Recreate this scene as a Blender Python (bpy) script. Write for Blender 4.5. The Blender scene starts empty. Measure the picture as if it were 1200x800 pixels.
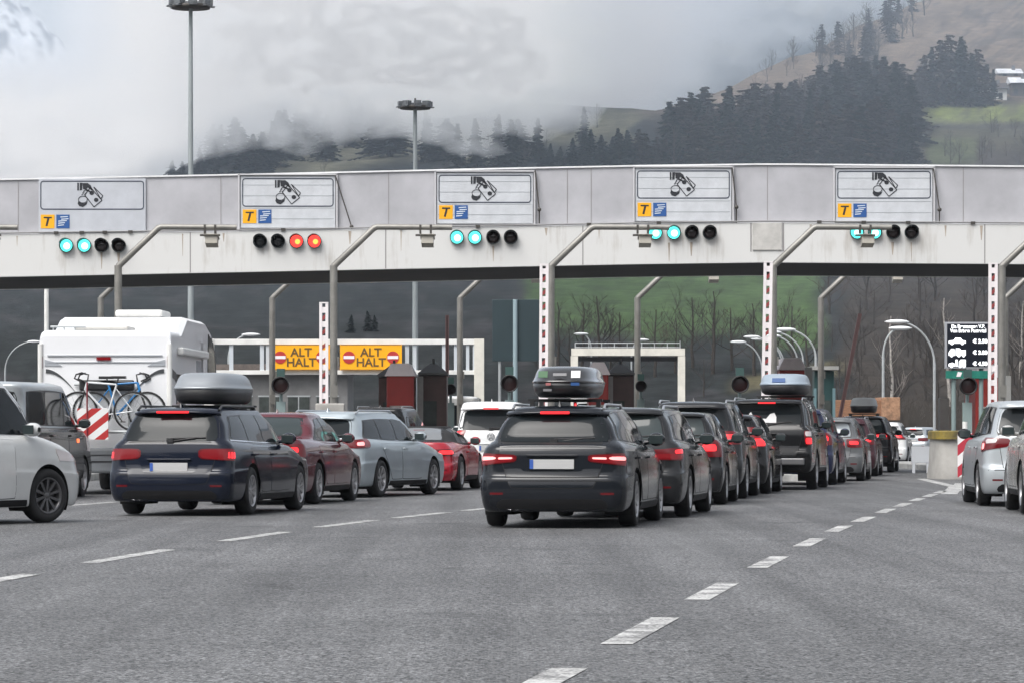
import bpy, bmesh, math, random
import numpy as np
from mathutils import Vector, Matrix
R = math.radians
random.seed(7); np.random.seed(7)
SC = bpy.context.scene
COL = SC.collection
# ------------------------------------------------------------------ camera
CAM_H = 1.1; F = 4000.0; HZ = 508.0
cam_d = bpy.data.cameras.new('camera'); cam = bpy.data.objects.new('camera', cam_d); COL.objects.link(cam)
cam.location = (0, 0, CAM_H); cam.rotation_euler = (R(90), 0, 0)
cam_d.sensor_width = 36; cam_d.lens = F / 1200 * 36; cam_d.shift_y = (HZ - 400) / 1200
cam_d.clip_start = 0.5; cam_d.clip_end = 9000
SC.camera = cam
# ------------------------------------------------------------------ sky, sun, exposure
SUN_EL, SUN_AZ = 54, 215
w = bpy.data.worlds.new('World'); SC.world = w; w.use_nodes = True
nt = w.node_tree; nt.nodes.clear()
sky = nt.nodes.new('ShaderNodeTexSky'); sky.sky_type = 'NISHITA'; sky.sun_disc = False
sky.sun_elevation = R(SUN_EL); sky.sun_rotation = R(SUN_AZ); sky.dust_density = 4.0; sky.air_density = 1.0
hs = nt.nodes.new('ShaderNodeHueSaturation'); hs.inputs['Saturation'].default_value = 0.22; hs.inputs['Value'].default_value = 1.0
bg = nt.nodes.new('ShaderNodeBackground'); bg.inputs['Strength'].default_value = 0.14
wo = nt.nodes.new('ShaderNodeOutputWorld')
nt.links.new(sky.outputs[0], hs.inputs['Color']); nt.links.new(hs.outputs[0], bg.inputs['Color']); nt.links.new(bg.outputs[0], wo.inputs['Surface'])
sun_d = bpy.data.lights.new('sun', 'SUN'); sun_d.energy = 1.45; sun_d.angle = R(38); sun_d.color = (1.0, 0.97, 0.93)
sun = bpy.data.objects.new('sun', sun_d); COL.objects.link(sun)
sd = Vector((math.sin(R(SUN_AZ)) * math.cos(R(SUN_EL)), math.cos(R(SUN_AZ)) * math.cos(R(SUN_EL)), math.sin(R(SUN_EL))))
sun.rotation_euler = sd.to_track_quat('Z', 'Y').to_euler()
sun.location = sd * 300
vs = SC.view_settings; vs.view_transform = 'Standard'; vs.look = 'None'; vs.gamma = 1; vs.use_curve_mapping = False
vs.exposure = 0.78
cy = SC.cycles
cy.volume_bounces = 3; cy.max_bounces = 8; cy.diffuse_bounces = 3; cy.glossy_bounces = 3; cy.transmission_bounces = 4
cy.use_denoising = True
# ------------------------------------------------------------------ helpers
def wx(px, Y): return (px - 600.0) / F * Y
def wz(py, Y): return CAM_H + (HZ - py) / F * Y
def wp(px, py, Y): return Vector((wx(px, Y), Y, wz(py, Y)))
def gy(py): return F * CAM_H / (py - HZ)          # depth of a ground point seen at row py
def tag(o, label=None, cat=None, group=None, kind=None):
    if label: o['label'] = label
    if cat: o['category'] = cat
    if group: o['group'] = group
    if kind: o['kind'] = kind
    return o
def empty(name, loc=(0, 0, 0), rz=0, parent=None):
    o = bpy.data.objects.new(name, None); COL.objects.link(o)
    o.location = loc; o.rotation_euler = (0, 0, rz); o.empty_display_size = 0.2
    if parent: o.parent = parent
    return o
def copy_tree(o, parent=None):
    c = o.copy(); COL.objects.link(c)
    if parent: c.parent = parent
    for ch in list(o.children):
        copy_tree(ch, c)
    return c
class MB:
    """collects geometry for ONE mesh object"""
    def __init__(s): s.v = []; s.f = []; s.m = []; s.sm = []
    def add(s, vs_, fs_, m=0, smooth=False):
        b = len(s.v); s.v.extend([tuple(map(float, p)) for p in vs_])
        for f in fs_:
            s.f.append(tuple(b + i for i in f)); s.m.append(m); s.sm.append(smooth)
        return s
    def box(s, c, d, m=0, rz=0, rx=0, ry=0):
        x, y, z = [q / 2 for q in d]
        pts = [Vector((sx * x, sy * y, sz * z)) for sx in (-1, 1) for sy in (-1, 1) for sz in (-1, 1)]
        M = Matrix.Rotation(rz, 3, 'Z') @ Matrix.Rotation(ry, 3, 'Y') @ Matrix.Rotation(rx, 3, 'X')
        pts = [M @ p + Vector(c) for p in pts]
        return s.add(pts, [(0, 1, 3, 2), (4, 6, 7, 5), (0, 4, 5, 1), (2, 3, 7, 6), (0, 2, 6, 4), (1, 5, 7, 3)], m)
    def tube(s, pts, r, n=8, m=0, cap=True, smooth=True):
        pts = [Vector(p) for p in pts]; k = len(pts)
        rs = r if isinstance(r, (list, tuple)) else [r] * k
        vs_ = []; prev = None
        for i, p in enumerate(pts):
            if i == 0: d = pts[1] - p
            elif i == k - 1: d = p - pts[i - 1]
            else: d = (pts[i + 1] - p).normalized() + (p - pts[i - 1]).normalized()
            d.normalize()
            if prev is None:
                a = d.orthogonal().normalized()
            else:
                a = (prev - d * prev.dot(d))
                a = a.normalized() if a.length > 1e-6 else d.orthogonal().normalized()
            prev = a; b = d.cross(a)
            for j in range(n):
                t = 2 * math.pi * (j + .5) / n
                vs_.append(p + (a * math.cos(t) + b * math.sin(t)) * rs[i])
        fs = []
        for i in range(k - 1):
            for j in range(n):
                j2 = (j + 1) % n
                fs.append((i * n + j, i * n + j2, (i + 1) * n + j2, (i + 1) * n + j))
        s.add(vs_, fs, m, smooth)
        if cap:
            s.add(vs_[:n], [tuple(range(n))[::-1]], m); s.add(vs_[-n:], [tuple(range(n))], m)
        return s
    def lathe(s, prof, c=(0, 0, 0), axis='z', n=24, m=0, smooth=True):
        """prof: (radius, height) pairs"""
        vs_ = []
        for (r, h) in prof:
            for j in range(n):
                t = 2 * math.pi * j / n; a, b = r * math.cos(t), r * math.sin(t)
                p = {'z': (a, b, h), 'x': (h, a, b), 'y': (b, h, a)}[axis]
                vs_.append((p[0] + c[0], p[1] + c[1], p[2] + c[2]))
        fs = []
        for i in range(len(prof) - 1):
            for j in range(n):
                j2 = (j + 1) % n
                fs.append((i * n + j, i * n + j2, (i + 1) * n + j2, (i + 1) * n + j))
        return s.add(vs_, fs, m, smooth)
    def disc(s, c, r, axis='y', n=20, m=0, sgn=-1):
        vs_ = []
        for j in range(n):
            t = 2 * math.pi * j / n; a, b = r * math.cos(t), r * math.sin(t)
            p = {'z': (a, b, 0), 'x': (0, a, b), 'y': (a, 0, b)}[axis]
            vs_.append((p[0] + c[0], p[1] + c[1], p[2] + c[2]))
        return s.add(vs_, [tuple(range(n))], m)
    def prism(s, poly, y0, y1, m=0):
        """poly: (x,z) outline, extruded along y"""
        n = len(poly)
        vs_ = [(x, y0, z) for x, z in poly] + [(x, y1, z) for x, z in poly]
        fs = [tuple(range(n)), tuple(range(2 * n - 1, n - 1, -1))]
        for i in range(n):
            j = (i + 1) % n
            fs.append((i, n + i, n + j, j))
        return s.add(vs_, fs, m)
    def grid(s, G, m=0, smooth=True, close_u=False, flip=False):
        G = np.asarray(G); a, b = G.shape[:2]
        fs = []
        for i in range(a - 1):
            for j in range(b if close_u else b - 1):
                j2 = (j + 1) % b
                q = (i * b + j, i * b + j2, (i + 1) * b + j2, (i + 1) * b + j)
                fs.append(q[::-1] if flip else q)
        return s.add(G.reshape(-1, 3), fs, m, smooth)
    def build(s, name, mats, parent=None, bevel=0, merge=0, normals=True):
        me = bpy.data.meshes.new(name)
        me.from_pydata(s.v, [], s.f)
        mats = mats if isinstance(mats, (list, tuple)) else [mats]
        for q in mats: me.materials.append(q)
        me.polygons.foreach_set('material_index', s.m)
        me.polygons.foreach_set('use_smooth', s.sm)
        if normals or merge:
            bm = bmesh.new(); bm.from_mesh(me)
            if merge: bmesh.ops.remove_doubles(bm, verts=bm.verts, dist=merge)
            if normals: bmesh.ops.recalc_face_normals(bm, faces=bm.faces)
            bm.to_mesh(me); bm.free()
        o = bpy.data.objects.new(name, me); COL.objects.link(o)
        if parent: o.parent = parent
        if bevel:
            b = o.modifiers.new('bevel', 'BEVEL'); b.width = bevel; b.segments = 2; b.limit_method = 'ANGLE'; b.angle_limit = R(40)
        return o
def text_mesh(name, txt, size, m, parent=None, loc=(0, 0, 0), rot=(R(90), 0, 0), depth=0.004, shear=0, align='CENTER', sx=1.0, bold=0.0):
    c = bpy.data.curves.new(name, 'FONT'); c.body = txt; c.size = size; c.extrude = depth; c.shear = shear
    c.align_x = align; c.align_y = 'CENTER'; c.offset = bold
    t = bpy.data.objects.new(name + '_c', c); COL.objects.link(t)
    dg = bpy.context.evaluated_depsgraph_get()
    me = bpy.data.meshes.new_from_object(t.evaluated_get(dg))
    bpy.data.objects.remove(t); me.name = name
    me.materials.clear(); me.materials.append(m)
    o = bpy.data.objects.new(name, me); COL.objects.link(o)
    o.location = loc; o.rotation_euler = rot; o.scale = (sx, 1, 1)
    if parent: o.parent = parent
    return o
# ------------------------------------------------------------------ materials
_M = {}
def mat(name, col, rough=.5, metal=0, coat=0, emit=0, ecol=None, var=0.0, vs_=4.0, bump=0.0, bs=40.0, spec=.5, col2=None, stretch=None):
    if name in _M: return _M[name]
    m = bpy.data.materials.new(name); m.use_nodes = True; _M[name] = m
    n = m.node_tree; b = n.nodes['Principled BSDF']
    b.inputs['Base Color'].default_value = (*col, 1); b.inputs['Roughness'].default_value = rough
    b.inputs['Metallic'].default_value = metal; b.inputs['Coat Weight'].default_value = coat; b.inputs['Coat Roughness'].default_value = .06
    b.inputs['Specular IOR Level'].default_value = spec
    if emit:
        b.inputs['Emission Color'].default_value = (*(ecol or col), 1); b.inputs['Emission Strength'].default_value = emit
    tc = n.nodes.new('ShaderNodeTexCoord')
    src = tc.outputs['Object']
    if stretch:
        mp = n.nodes.new('ShaderNodeMapping'); mp.inputs['Scale'].default_value = stretch
        n.links.new(src, mp.inputs[0]); src = mp.outputs[0]
    if var or col2:
        no = n.nodes.new('ShaderNodeTexNoise'); no.inputs['Scale'].default_value = vs_; no.inputs['Detail'].default_value = 6; no.inputs['Roughness'].default_value = .62
        n.links.new(src, no.inputs['Vector'])
        mx = n.nodes.new('ShaderNodeMix'); mx.data_type = 'RGBA'
        rp = n.nodes.new('ShaderNodeMapRange'); rp.inputs['From Min'].default_value = .35; rp.inputs['From Max'].default_value = .65
        n.links.new(no.outputs['Fac'], rp.inputs['Value']); n.links.new(rp.outputs[0], mx.inputs['Factor'])
        c2 = col2 or tuple(c * (1 + var) for c in col); c1 = col if col2 else tuple(c * (1 - var) for c in col)
        mx.inputs['A'].default_value = (*c1, 1); mx.inputs['B'].default_value = (*c2, 1)
        n.links.new(mx.outputs['Result'], b.inputs['Base Color'])
        rr = n.nodes.new('ShaderNodeMapRange'); rr.inputs['To Min'].default_value = max(.02, rough * .8); rr.inputs['To Max'].default_value = min(1, rough * 1.25)
        n.links.new(no.outputs['Fac'], rr.inputs['Value']); n.links.new(rr.outputs[0], b.inputs['Roughness'])
    if bump:
        nb = n.nodes.new('ShaderNodeTexNoise'); nb.inputs['Scale'].default_value = bs; nb.inputs['Detail'].default_value = 4
        n.links.new(src, nb.inputs['Vector'])
        bp = n.nodes.new('ShaderNodeBump'); bp.inputs['Strength'].default_value = bump; bp.inputs['Distance'].default_value = .01
        n.links.new(nb.outputs['Fac'], bp.inputs['Height']); n.links.new(bp.outputs[0], b.inputs['Normal'])
    return m
def stripe_mat(name, c1, c2, period, angle, axis='xz', duty=.5, rough=.45):
    if name in _M: return _M[name]
    m = bpy.data.materials.new(name); m.use_nodes = True; _M[name] = m
    n = m.node_tree; b = n.nodes['Principled BSDF']; b.inputs['Roughness'].default_value = rough
    tc = n.nodes.new('ShaderNodeTexCoord'); sp = n.nodes.new('ShaderNodeSeparateXYZ'); n.links.new(tc.outputs['Object'], sp.inputs[0])
    def M(op, a, bb=None):
        q = n.nodes.new('ShaderNodeMath'); q.operation = op
        for i, v in enumerate((a, bb)):
            if v is None: continue
            if isinstance(v, (int, float)): q.inputs[i].default_value = v
            else: n.links.new(v, q.inputs[i])
        return q.outputs[0]
    u = M('MULTIPLY', sp.outputs[0], math.cos(angle) / period); v = M('MULTIPLY', sp.outputs[2], math.sin(angle) / period)
    fr = M('FRACT', M('ADD', M('ADD', u, v), 100.0)); g = M('LESS_THAN', fr, duty)
    mx = n.nodes.new('ShaderNodeMix'); mx.data_type = 'RGBA'; mx.inputs['A'].default_value = (*c1, 1); mx.inputs['B'].default_value = (*c2, 1)
    n.links.new(g, mx.inputs['Factor']); n.links.new(mx.outputs['Result'], b.inputs['Base Color'])
    return m
M_WHITE = mat('white_paint', (.72, .73, .74), .45, var=.08, vs_=3)
M_BLACK = mat('black_plastic', (.018, .018, .02), .45, var=.2, vs_=9)
M_STEEL = mat('brushed_steel', (.25, .243, .225), .5, metal=.5, var=.15, vs_=2.5)
M_GALV = mat('galvanised_steel', (.38, .40, .41), .5, metal=.4, var=.15, vs_=3)
def fix_outward(o):
    """make a closed body's faces point outward (signed volume test)"""
    me = o.data; v = np.empty(len(me.vertices) * 3); me.vertices.foreach_get('co', v); v = v.reshape(-1, 3); tot = 0.0
    for p in me.polygons:
        i = p.vertices
        for k in range(1, len(i) - 1): tot += np.dot(v[i[0]], np.cross(v[i[k]], v[i[k + 1]]))
    if tot < 0: me.flip_normals()
# ------------------------------------------------------------------ ground and road
def asphalt():
    m = bpy.data.materials.new('asphalt'); m.use_nodes = True; n = m.node_tree; b = n.nodes['Principled BSDF']
    tc = n.nodes.new('ShaderNodeTexCoord')
    def noise(scale, det=3, rough=.6, st=None):
        o = n.nodes.new('ShaderNodeTexNoise'); o.inputs['Scale'].default_value = scale; o.inputs['Detail'].default_value = det; o.inputs['Roughness'].default_value = rough
        if st:
            mp = n.nodes.new('ShaderNodeMapping'); mp.inputs['Scale'].default_value = st; mp.inputs['Rotation'].default_value = (0, 0, R(9)); n.links.new(tc.outputs['Object'], mp.inputs[0]); n.links.new(mp.outputs[0], o.inputs['Vector'])
        else: n.links.new(tc.outputs['Object'], o.inputs['Vector'])
        return o.outputs['Fac']
    fine = noise(38, 3, .7); mid = noise(9, 3); big = noise(.22, 4, .6); streak = noise(1.0, 4, .6, (1.5, .045, 1)); spots = noise(.75, 5, .55)
    vo = n.nodes.new('ShaderNodeTexVoronoi'); vo.inputs['Scale'].default_value = 62; n.links.new(tc.outputs['Object'], vo.inputs['Vector'])
    def mr(v, a, bb, c, d):
        q = n.nodes.new('ShaderNodeMapRange'); n.links.new(v, q.inputs['Value'])
        for k, x in zip(('From Min', 'From Max', 'To Min', 'To Max'), (a, bb, c, d)): q.inputs[k].default_value = x
        return q.outputs[0]
    def mul(a, bb):
        q = n.nodes.new('ShaderNodeMath'); q.operation = 'MULTIPLY'; n.links.new(a, q.inputs[0]); n.links.new(bb, q.inputs[1]); return q.outputs[0]
    f = mul(mul(mul(mr(fine, .3, .7, .2, 1.9), mr(big, .3, .7, .80, 1.2)), mr(streak, .3, .7, .68, 1.26)), mr(mid, .3, .7, .92, 1.08))
    f = mul(f, mr(spots, .60, .70, 1.04, .70))
    vc = n.nodes.new('ShaderNodeSeparateColor'); n.links.new(vo.outputs['Color'], vc.inputs[0])
    f = mul(f, mr(vc.outputs[0], 0, 1, .0, 2.1))
    mx = n.nodes.new('ShaderNodeVectorMath'); mx.operation = 'SCALE'; mx.inputs[0].default_value = (.088, .089, .091); n.links.new(f, mx.inputs['Scale'])
    n.links.new(mx.outputs[0], b.inputs['Base Color'])
    b.inputs['Roughness'].default_value = .68; b.inputs['Specular IOR Level'].default_value = .5
    bp = n.nodes.new('ShaderNodeBump'); bp.inputs['Strength'].default_value = .9; bp.inputs['Distance'].default_value = .006
    n.links.new(vo.outputs['Distance'], bp.inputs['Height']); n.links.new(bp.outputs[0], b.inputs['Normal'])
    return m
M_ASPH = asphalt()
M_DIRT = mat('roadside_soil', (.055, .055, .05), .9, var=.35, vs_=.15)
g = MB(); g.add([(-1500, -60, -.02), (1500, -60, -.02), (1500, 1500, -.02), (-1500, 1500, -.02)], [(0, 1, 2, 3)])
tag(g.build('ground', M_DIRT), kind='structure')
g = MB(); g.add([(-60, -20, 0), (60, -20, 0), (60, 235, 0), (-60, 235, 0)], [(0, 1, 2, 3)])
tag(g.build('road', M_ASPH), kind='structure')
def paint_mat():
    m = mat('road_paint', (.62, .62, .6), .7); n = m.node_tree; b = n.nodes['Principled BSDF']
    tc = n.nodes.new('ShaderNodeTexCoord'); no = n.nodes.new('ShaderNodeTexNoise'); no.inputs['Scale'].default_value = 45; no.inputs['Detail'].default_value = 5; n.links.new(tc.outputs['Object'], no.inputs['Vector'])
    n2 = n.nodes.new('ShaderNodeTexNoise'); n2.inputs['Scale'].default_value = 3.5; n2.inputs['Detail'].default_value = 6; n.links.new(tc.outputs['Object'], n2.inputs['Vector'])
    ad = n.nodes.new('ShaderNodeMath'); ad.operation = 'ADD'; n.links.new(no.outputs['Fac'], ad.inputs[0]); n.links.new(n2.outputs['Fac'], ad.inputs[1])
    cr = n.nodes.new('ShaderNodeValToRGB'); cr.color_ramp.elements[0].position = .43; cr.color_ramp.elements[0].color = (.13, .13, .13, 1)
    cr.color_ramp.elements[1].position = .57; cr.color_ramp.elements[1].color = (.52, .52, .51, 1)
    h = n.nodes.new('ShaderNodeMath'); h.operation = 'MULTIPLY'; h.inputs[1].default_value = .5; n.links.new(ad.outputs[0], h.inputs[0]); n.links.new(h.outputs[0], cr.inputs[0])
    n.links.new(cr.outputs[0], b.inputs['Base Color']); return m
M_PAINT = paint_mat()
def strip(mb, p0, p1, wd, z=.004):
    p0 = Vector(p0); p1 = Vector(p1); d = (p1 - p0).normalized(); nn = Vector((-d.y, d.x)) * wd / 2
    a, b, c, e = p0 - nn, p1 - nn, p1 + nn, p0 + nn
    mb.add([(a.x, a.y, z), (b.x, b.y, z), (c.x, c.y, z), (e.x, e.y, z)], [(0, 1, 2, 3)])
def gp(px, py): Y = gy(py); return Vector((wx(px, Y), Y))
mk = MB()
right = [(622, 807), (753, 738), (836, 692), (901, 658), (949, 635), (983, 619), (1012, 608), (1038, 598), (1058, 591), (1075, 585), (1090, 580), (1102, 576)]
for i, (a, b_) in enumerate(right):
    p = gp(a, b_); q = gp(*right[min(i + 1, len(right) - 1)]); q0 = gp(*right[max(i - 1, 0)])
    d = (q - q0).normalized(); L = 2.6
    strip(mk, p - d * L / 2, p + d * L / 2, .17)
left = [(-22, 683), (153, 651), (300, 628), (407, 613), (495, 603), (572, 595), (640, 588)]
for i, (a, b_) in enumerate(left):
    p = gp(a, b_); q = gp(*left[min(i + 1, len(left) - 1)]); q0 = gp(*left[max(i - 1, 0)])
    d = (q - q0).normalized(); L = 3.3
    strip(mk, p - d * L / 2, p + d * L / 2, .17)
for (a, b_) in [(105, 590), (225, 582), (-60, 602)]:
    p = gp(a, b_); d = Vector((.14, 1)).normalized(); strip(mk, p - d * 1.6, p + d * 1.6, .18)
# gore lines in front of the island
strip(mk, gp(1112, 578.5), gp(1120, 570), .3); strip(mk, gp(1120, 570), gp(1079, 560.5), .25); strip(mk, gp(1120, 569), gp(1160, 563), .25, .005)
strip(mk, gp(1121, 575), gp(1127, 566), .3, .006)
tag(mk.build('road_markings', M_PAINT), kind='structure')
# islands between the lanes
M_CONC = mat('concrete', (.34, .33, .31), .8, var=.18, vs_=1.2, bump=.3, bs=30)
M_CONC2 = mat('kerb_concrete', (.3, .3, .29), .8, var=.22, vs_=3)
BAYS = [(-2) , -1, 0, 1, 2, 3]
ISX = [wx(p, 93) for p in (-95, 140, 392, 648, 905, 1172)]
for i, x in enumerate(ISX):
    k = MB(); n = 14
    pts = [(x - .75, 80), (x - .75, 118), (x + .75, 118), (x + .75, 80)]
    arc = [(x + .75 * math.cos(t), 80 - .9 * math.sin(t)) for t in np.linspace(0, math.pi, n)]
    poly = [(x - .75, 118), (x + .75, 118)] + arc
    m_ = len(poly); vs2 = [(a, b, 0) for a, b in poly] + [(a, b, .16) for a, b in poly]
    k.add(vs2, [tuple(range(m_, 2 * m_))] + [(j, (j + 1) % m_, m_ + (j + 1) % m_, m_ + j) for j in range(m_)])
    tag(k.build('traffic_island', M_CONC2, bevel=.02), kind='structure')
# ------------------------------------------------------------------ hills
def smooth(t): t = np.clip(t, 0, 1); return t * t * (3 - 2 * t)
def vnoise(x, y, seed=0):
    """cheap tileable value noise, vectorised"""
    xi = np.floor(x).astype(np.int64); yi = np.floor(y).astype(np.int64); fx = x - xi; fy = y - yi
    def h(a, b):
        n = (a * 374761393 + b * 668265263 + seed * 1442695041) & 0xffffffff
        n = ((n ^ (n >> 13)) * 1274126177) & 0xffffffff
        return ((n ^ (n >> 16)) & 0xffff) / 65535.0
    sx = fx * fx * (3 - 2 * fx); sy = fy * fy * (3 - 2 * fy)
    return (h(xi, yi) * (1 - sx) + h(xi + 1, yi) * sx) * (1 - sy) + (h(xi, yi + 1) * (1 - sx) + h(xi + 1, yi + 1) * sx) * sy
def fbm(x, y, o=4, seed=0):
    s = 0; a = .5; t = 0
    for i in range(o): s = s + a * vnoise(x * 2 ** i, y * 2 ** i, seed + i); t += a; a *= .5
    return s / t
YT = lambda py: np.interp(-np.asarray(py, float), [-507, -430, -325, -195, 0, 60], [240, 290, 400, 560, 850, 940])
CREST = lambda p: np.interp(p, [-700, 100, 200, 250, 330, 420, 520, 640, 740, 770, 800, 900, 1000, 1080, 1200, 1400, 1900], [240, 235, 205, 172, 150, 142, 136, 122, 124, 128, 119, 80, 38, 0, -40, -60, -80])
def landcover(p, py, k):
    """rgb of the ground cover: meadow, dead grass, wood floor"""
    p = np.asarray(p, float); py = np.asarray(py, float)
    n1 = fbm(p / 55, py / 26, 4, 3); n2 = fbm(p / 14, py / 7, 3, 9)
    wood = np.array([.018, .021, .021]); meadow = np.array([.050, .082, .030]); tan = np.array([.135, .105, .082]); olive = np.array([.125, .120, .085]); brown = np.array([.036, .031, .027])
    c = np.zeros(p.shape + (3,)) + wood
    def put(mask, col):
        nonlocal c
        mask = np.clip(mask, 0, 1)[..., None]; c = c * (1 - mask) + col * mask
    def band(v, a, b, s): return smooth((v - a) / s) * smooth((b - v) / s)
    q = n1 - .5
    n3 = fbm((p + py * 1.1) / 40, (py - p * .35) / 12, 4, 71)
    put(smooth((n3 - .45) / .3) * .55, np.array([.046, .043, .046]))
    put(smooth((p - 985 + q * 50) / 20) * smooth((py - 150) / 20), brown)                       # bare brown slope, right of the meadow
    put(band(p + q * 40, 600, 975, 22) * band(py + q * 40 - (p - 600) * .0, 250, 412, 26), meadow)   # meadow seen under the canopy
    put(band(p + q * 60, 255, 640, 40) * band(py + q * 24 + (p - 400) * .06, 150, 206, 12), olive)  # pasture above the canopy
    put(band(p + q * 40, 430, 780, 40) * band(py + q * 20, 120, 170, 14) * smooth((n1 - .42) / .08), olive * .9)
    put(smooth((p - 730 + q * 40) / 50) * smooth((150 - py - (q * 16)) / 20), tan)                 # dead-grass slope top right
    put(smooth((p - 1070 + q * 30) / 20) * band(py + q * 6, 122, 146, 7), np.array([.12, .14, .045]))   # lawn by the farmhouse
    put(smooth((p - 1050) / 30) * smooth((py - 146) / 8) * smooth((185 - py) / 20) * .7, np.array([.075, .07, .045]))
    put(band(p, 1080, 1150, 12) * band(py, 160, 200, 10) * .7, np.array([.07, .085, .04]))
    put(band(p, 845, 1000, 30) * band(py + (p - 845) * .16, 440, 462, 8), np.array([.1, .09, .055]))
    n4 = fbm(p / 9, py / 4, 4, 88)
    put(smooth((p - 730 + q * 40) / 50) * smooth((150 - py - (q * 16)) / 20) * smooth((n1 * .5 + n4 * .5 - .52) / .06) * .7, np.array([.055, .047, .040]))
    terr = np.sin((py + (p - 700) * .03 + q * 14) * .62)
    put(band(p + q * 40, 600, 975, 22) * band(py, 250, 412, 26) * smooth((terr - .86) / .1) * .35, np.array([.035, .045, .028]))
    c *= (0.55 + .9 * n2)[..., None]
    return c
def terrain_point(p, py):
    Y = float(YT(py)); return Vector((wx(p, Y), Y, wz(py, Y)))
def bump_z(X, Y): return (fbm(X / 40, Y / 40, 3, 21) - .5) * 3.5
ps = np.linspace(-900, 2100, 420); NT = 150
P, T = np.meshgrid(ps, np.linspace(0, 1, NT))
C = CREST(P); PY = 507 + (C - 507) * T
Yg = YT(PY); Xg = (P - 600) / F * Yg; Zg = CAM_H + (HZ - PY) / F * Yg - .6 * (1 - T) ** 6
amp = smooth(T * 4)
Zg = Zg + (bump_z(Xg, Yg)) * amp
LC = landcover(P, PY, 0)
# past the crest the ground falls away
ext = []
lcx = []
for k in range(1, 8):
    Yk = Yg[-1] + k * 28; ext.append(np.stack([(ps - 600) / F * Yg[-1] + 0 * Yk, Yk, Zg[-1] - (k * 28) * .22 - k * k * .5], -1)); lcx.append(LC[-1])
G = np.concatenate([np.stack([Xg, Yg, Zg], -1), np.array(ext)]); LCA = np.concatenate([LC, np.array(lcx)])
hb = MB(); hb.grid(G)
def cover_mat(name, bump=.6, ns=.35):
    m = bpy.data.materials.new(name); m.use_nodes = True; n = m.node_tree; b = n.nodes['Principled BSDF']; b.inputs['Roughness'].default_value = .95; b.inputs['Specular IOR Level'].default_value = .1
    at = n.nodes.new('ShaderNodeAttribute'); at.attribute_name = 'cover'
    tc = n.nodes.new('ShaderNodeTexCoord'); no = n.nodes.new('ShaderNodeTexNoise'); no.inputs['Scale'].default_value = ns; no.inputs['Detail'].default_value = 8; no.inputs['Roughness'].default_value = .7
    n.links.new(tc.outputs['Object'], no.inputs['Vector'])
    mr = n.nodes.new('ShaderNodeMapRange'); mr.inputs['From Min'].default_value = .3; mr.inputs['From Max'].default_value = .7; mr.inputs['To Min'].default_value = .65; mr.inputs['To Max'].default_value = 1.35
    n.links.new(no.outputs['Fac'], mr.inputs['Value'])
    sc = n.nodes.new('ShaderNodeVectorMath'); sc.operation = 'SCALE'; n.links.new(at.outputs['Color'], sc.inputs[0]); n.links.new(mr.outputs[0], sc.inputs['Scale'])
    n.links.new(sc.outputs[0], b.inputs['Base Color'])
    bp = n.nodes.new('ShaderNodeBump'); bp.inputs['Strength'].default_value = bump; bp.inputs['Distance'].default_value = .5; n.links.new(no.outputs['Fac'], bp.inputs['Height']); n.links.new(bp.outputs[0], b.inputs['Normal'])
    return m
M_COVER = cover_mat('hill_cover')
def set_cover(o, cols):
    a = o.data.color_attributes.new('cover', 'FLOAT_COLOR', 'POINT'); f = np.ones((len(o.data.vertices), 4), np.float32); f[:, :3] = np.asarray(cols).reshape(-1, 3)
    a.data.foreach_set('color', f.ravel())
hill = hb.build('hillside', M_COVER); tag(hill, kind='structure'); set_cover(hill, LCA)
def ground_at(p, py):
    Y = float(YT(py)); X = wx(p, Y); return Vector((X, Y, wz(py, Y) + float(bump_z(np.array(X), np.array(Y))) - .3))
# wooded ridge further back, in the cloud
def ridge(name, ps, pys, Yfun, colfun, seed, amp=1.0, ns=.12):
    P, Q = np.meshgrid(ps, pys); Y = Yfun(P, Q); X = (P - 600) / F * Y; Z = CAM_H + (HZ - Q) / F * Y + (fbm(P / 20, Q / 12, 4, seed) - .5) * 14 * amp
    g = MB(); g.grid(np.stack([X, Y, Z], -1)); o = g.build(name, cover_mat(name + '_cover', .8, ns)); set_cover(o, colfun(P, Q)); tag(o, kind='structure'); return o
Y2 = lambda P, Q: 960 + (210 - Q) * 1.3
def col2(P, Q):
    n = fbm(P / 60, Q / 30, 4, 5); c = np.zeros(P.shape + (3,)) + np.array([.028, .036, .040])
    mk_ = smooth((n - .56) / .06)[..., None]; return c * (1 - mk_) + np.array([.11, .10, .07]) * mk_
ridge('far_ridge', np.linspace(200, 2100, 220), np.concatenate([np.linspace(330, -170, 120)]), lambda P, Q: Y2(P, Q) + np.maximum(0, 480 - P) * 1.2, col2, 31)
def col3(P, Q):
    n = fbm(P / 6, Q / 10, 4, 15); s = smooth((n - .42) / .1)[..., None]
    return np.array([.04, .055, .075]) * (1 - s) + np.array([.75, .77, .8]) * s
TOP3 = lambda P: np.interp(P, [-800, -200, 0, 25, 45, 75, 110, 160, 260], [-250, -120, -22, 0, 22, 52, 110, 200, 320])
def ridge3():
    P, T = np.meshgrid(np.linspace(-800, 260, 160), np.linspace(0, 1, 80)); tp = TOP3(P) + (fbm(P / 7, P * 0, 3, 40) - .5) * 16
    Q = 330 + (tp - 330) * T; Y = 2300 + 500 * T; X = (P - 600) / F * Y; Z = CAM_H + (HZ - Q) / F * Y
    g = MB(); g.grid(np.stack([X, Y, Z], -1)); o = g.build('snowy_mountain', cover_mat('snow_forest', .8, .05)); set_cover(o, col3(P, Q)); tag(o, kind='structure')
ridge3()
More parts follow.
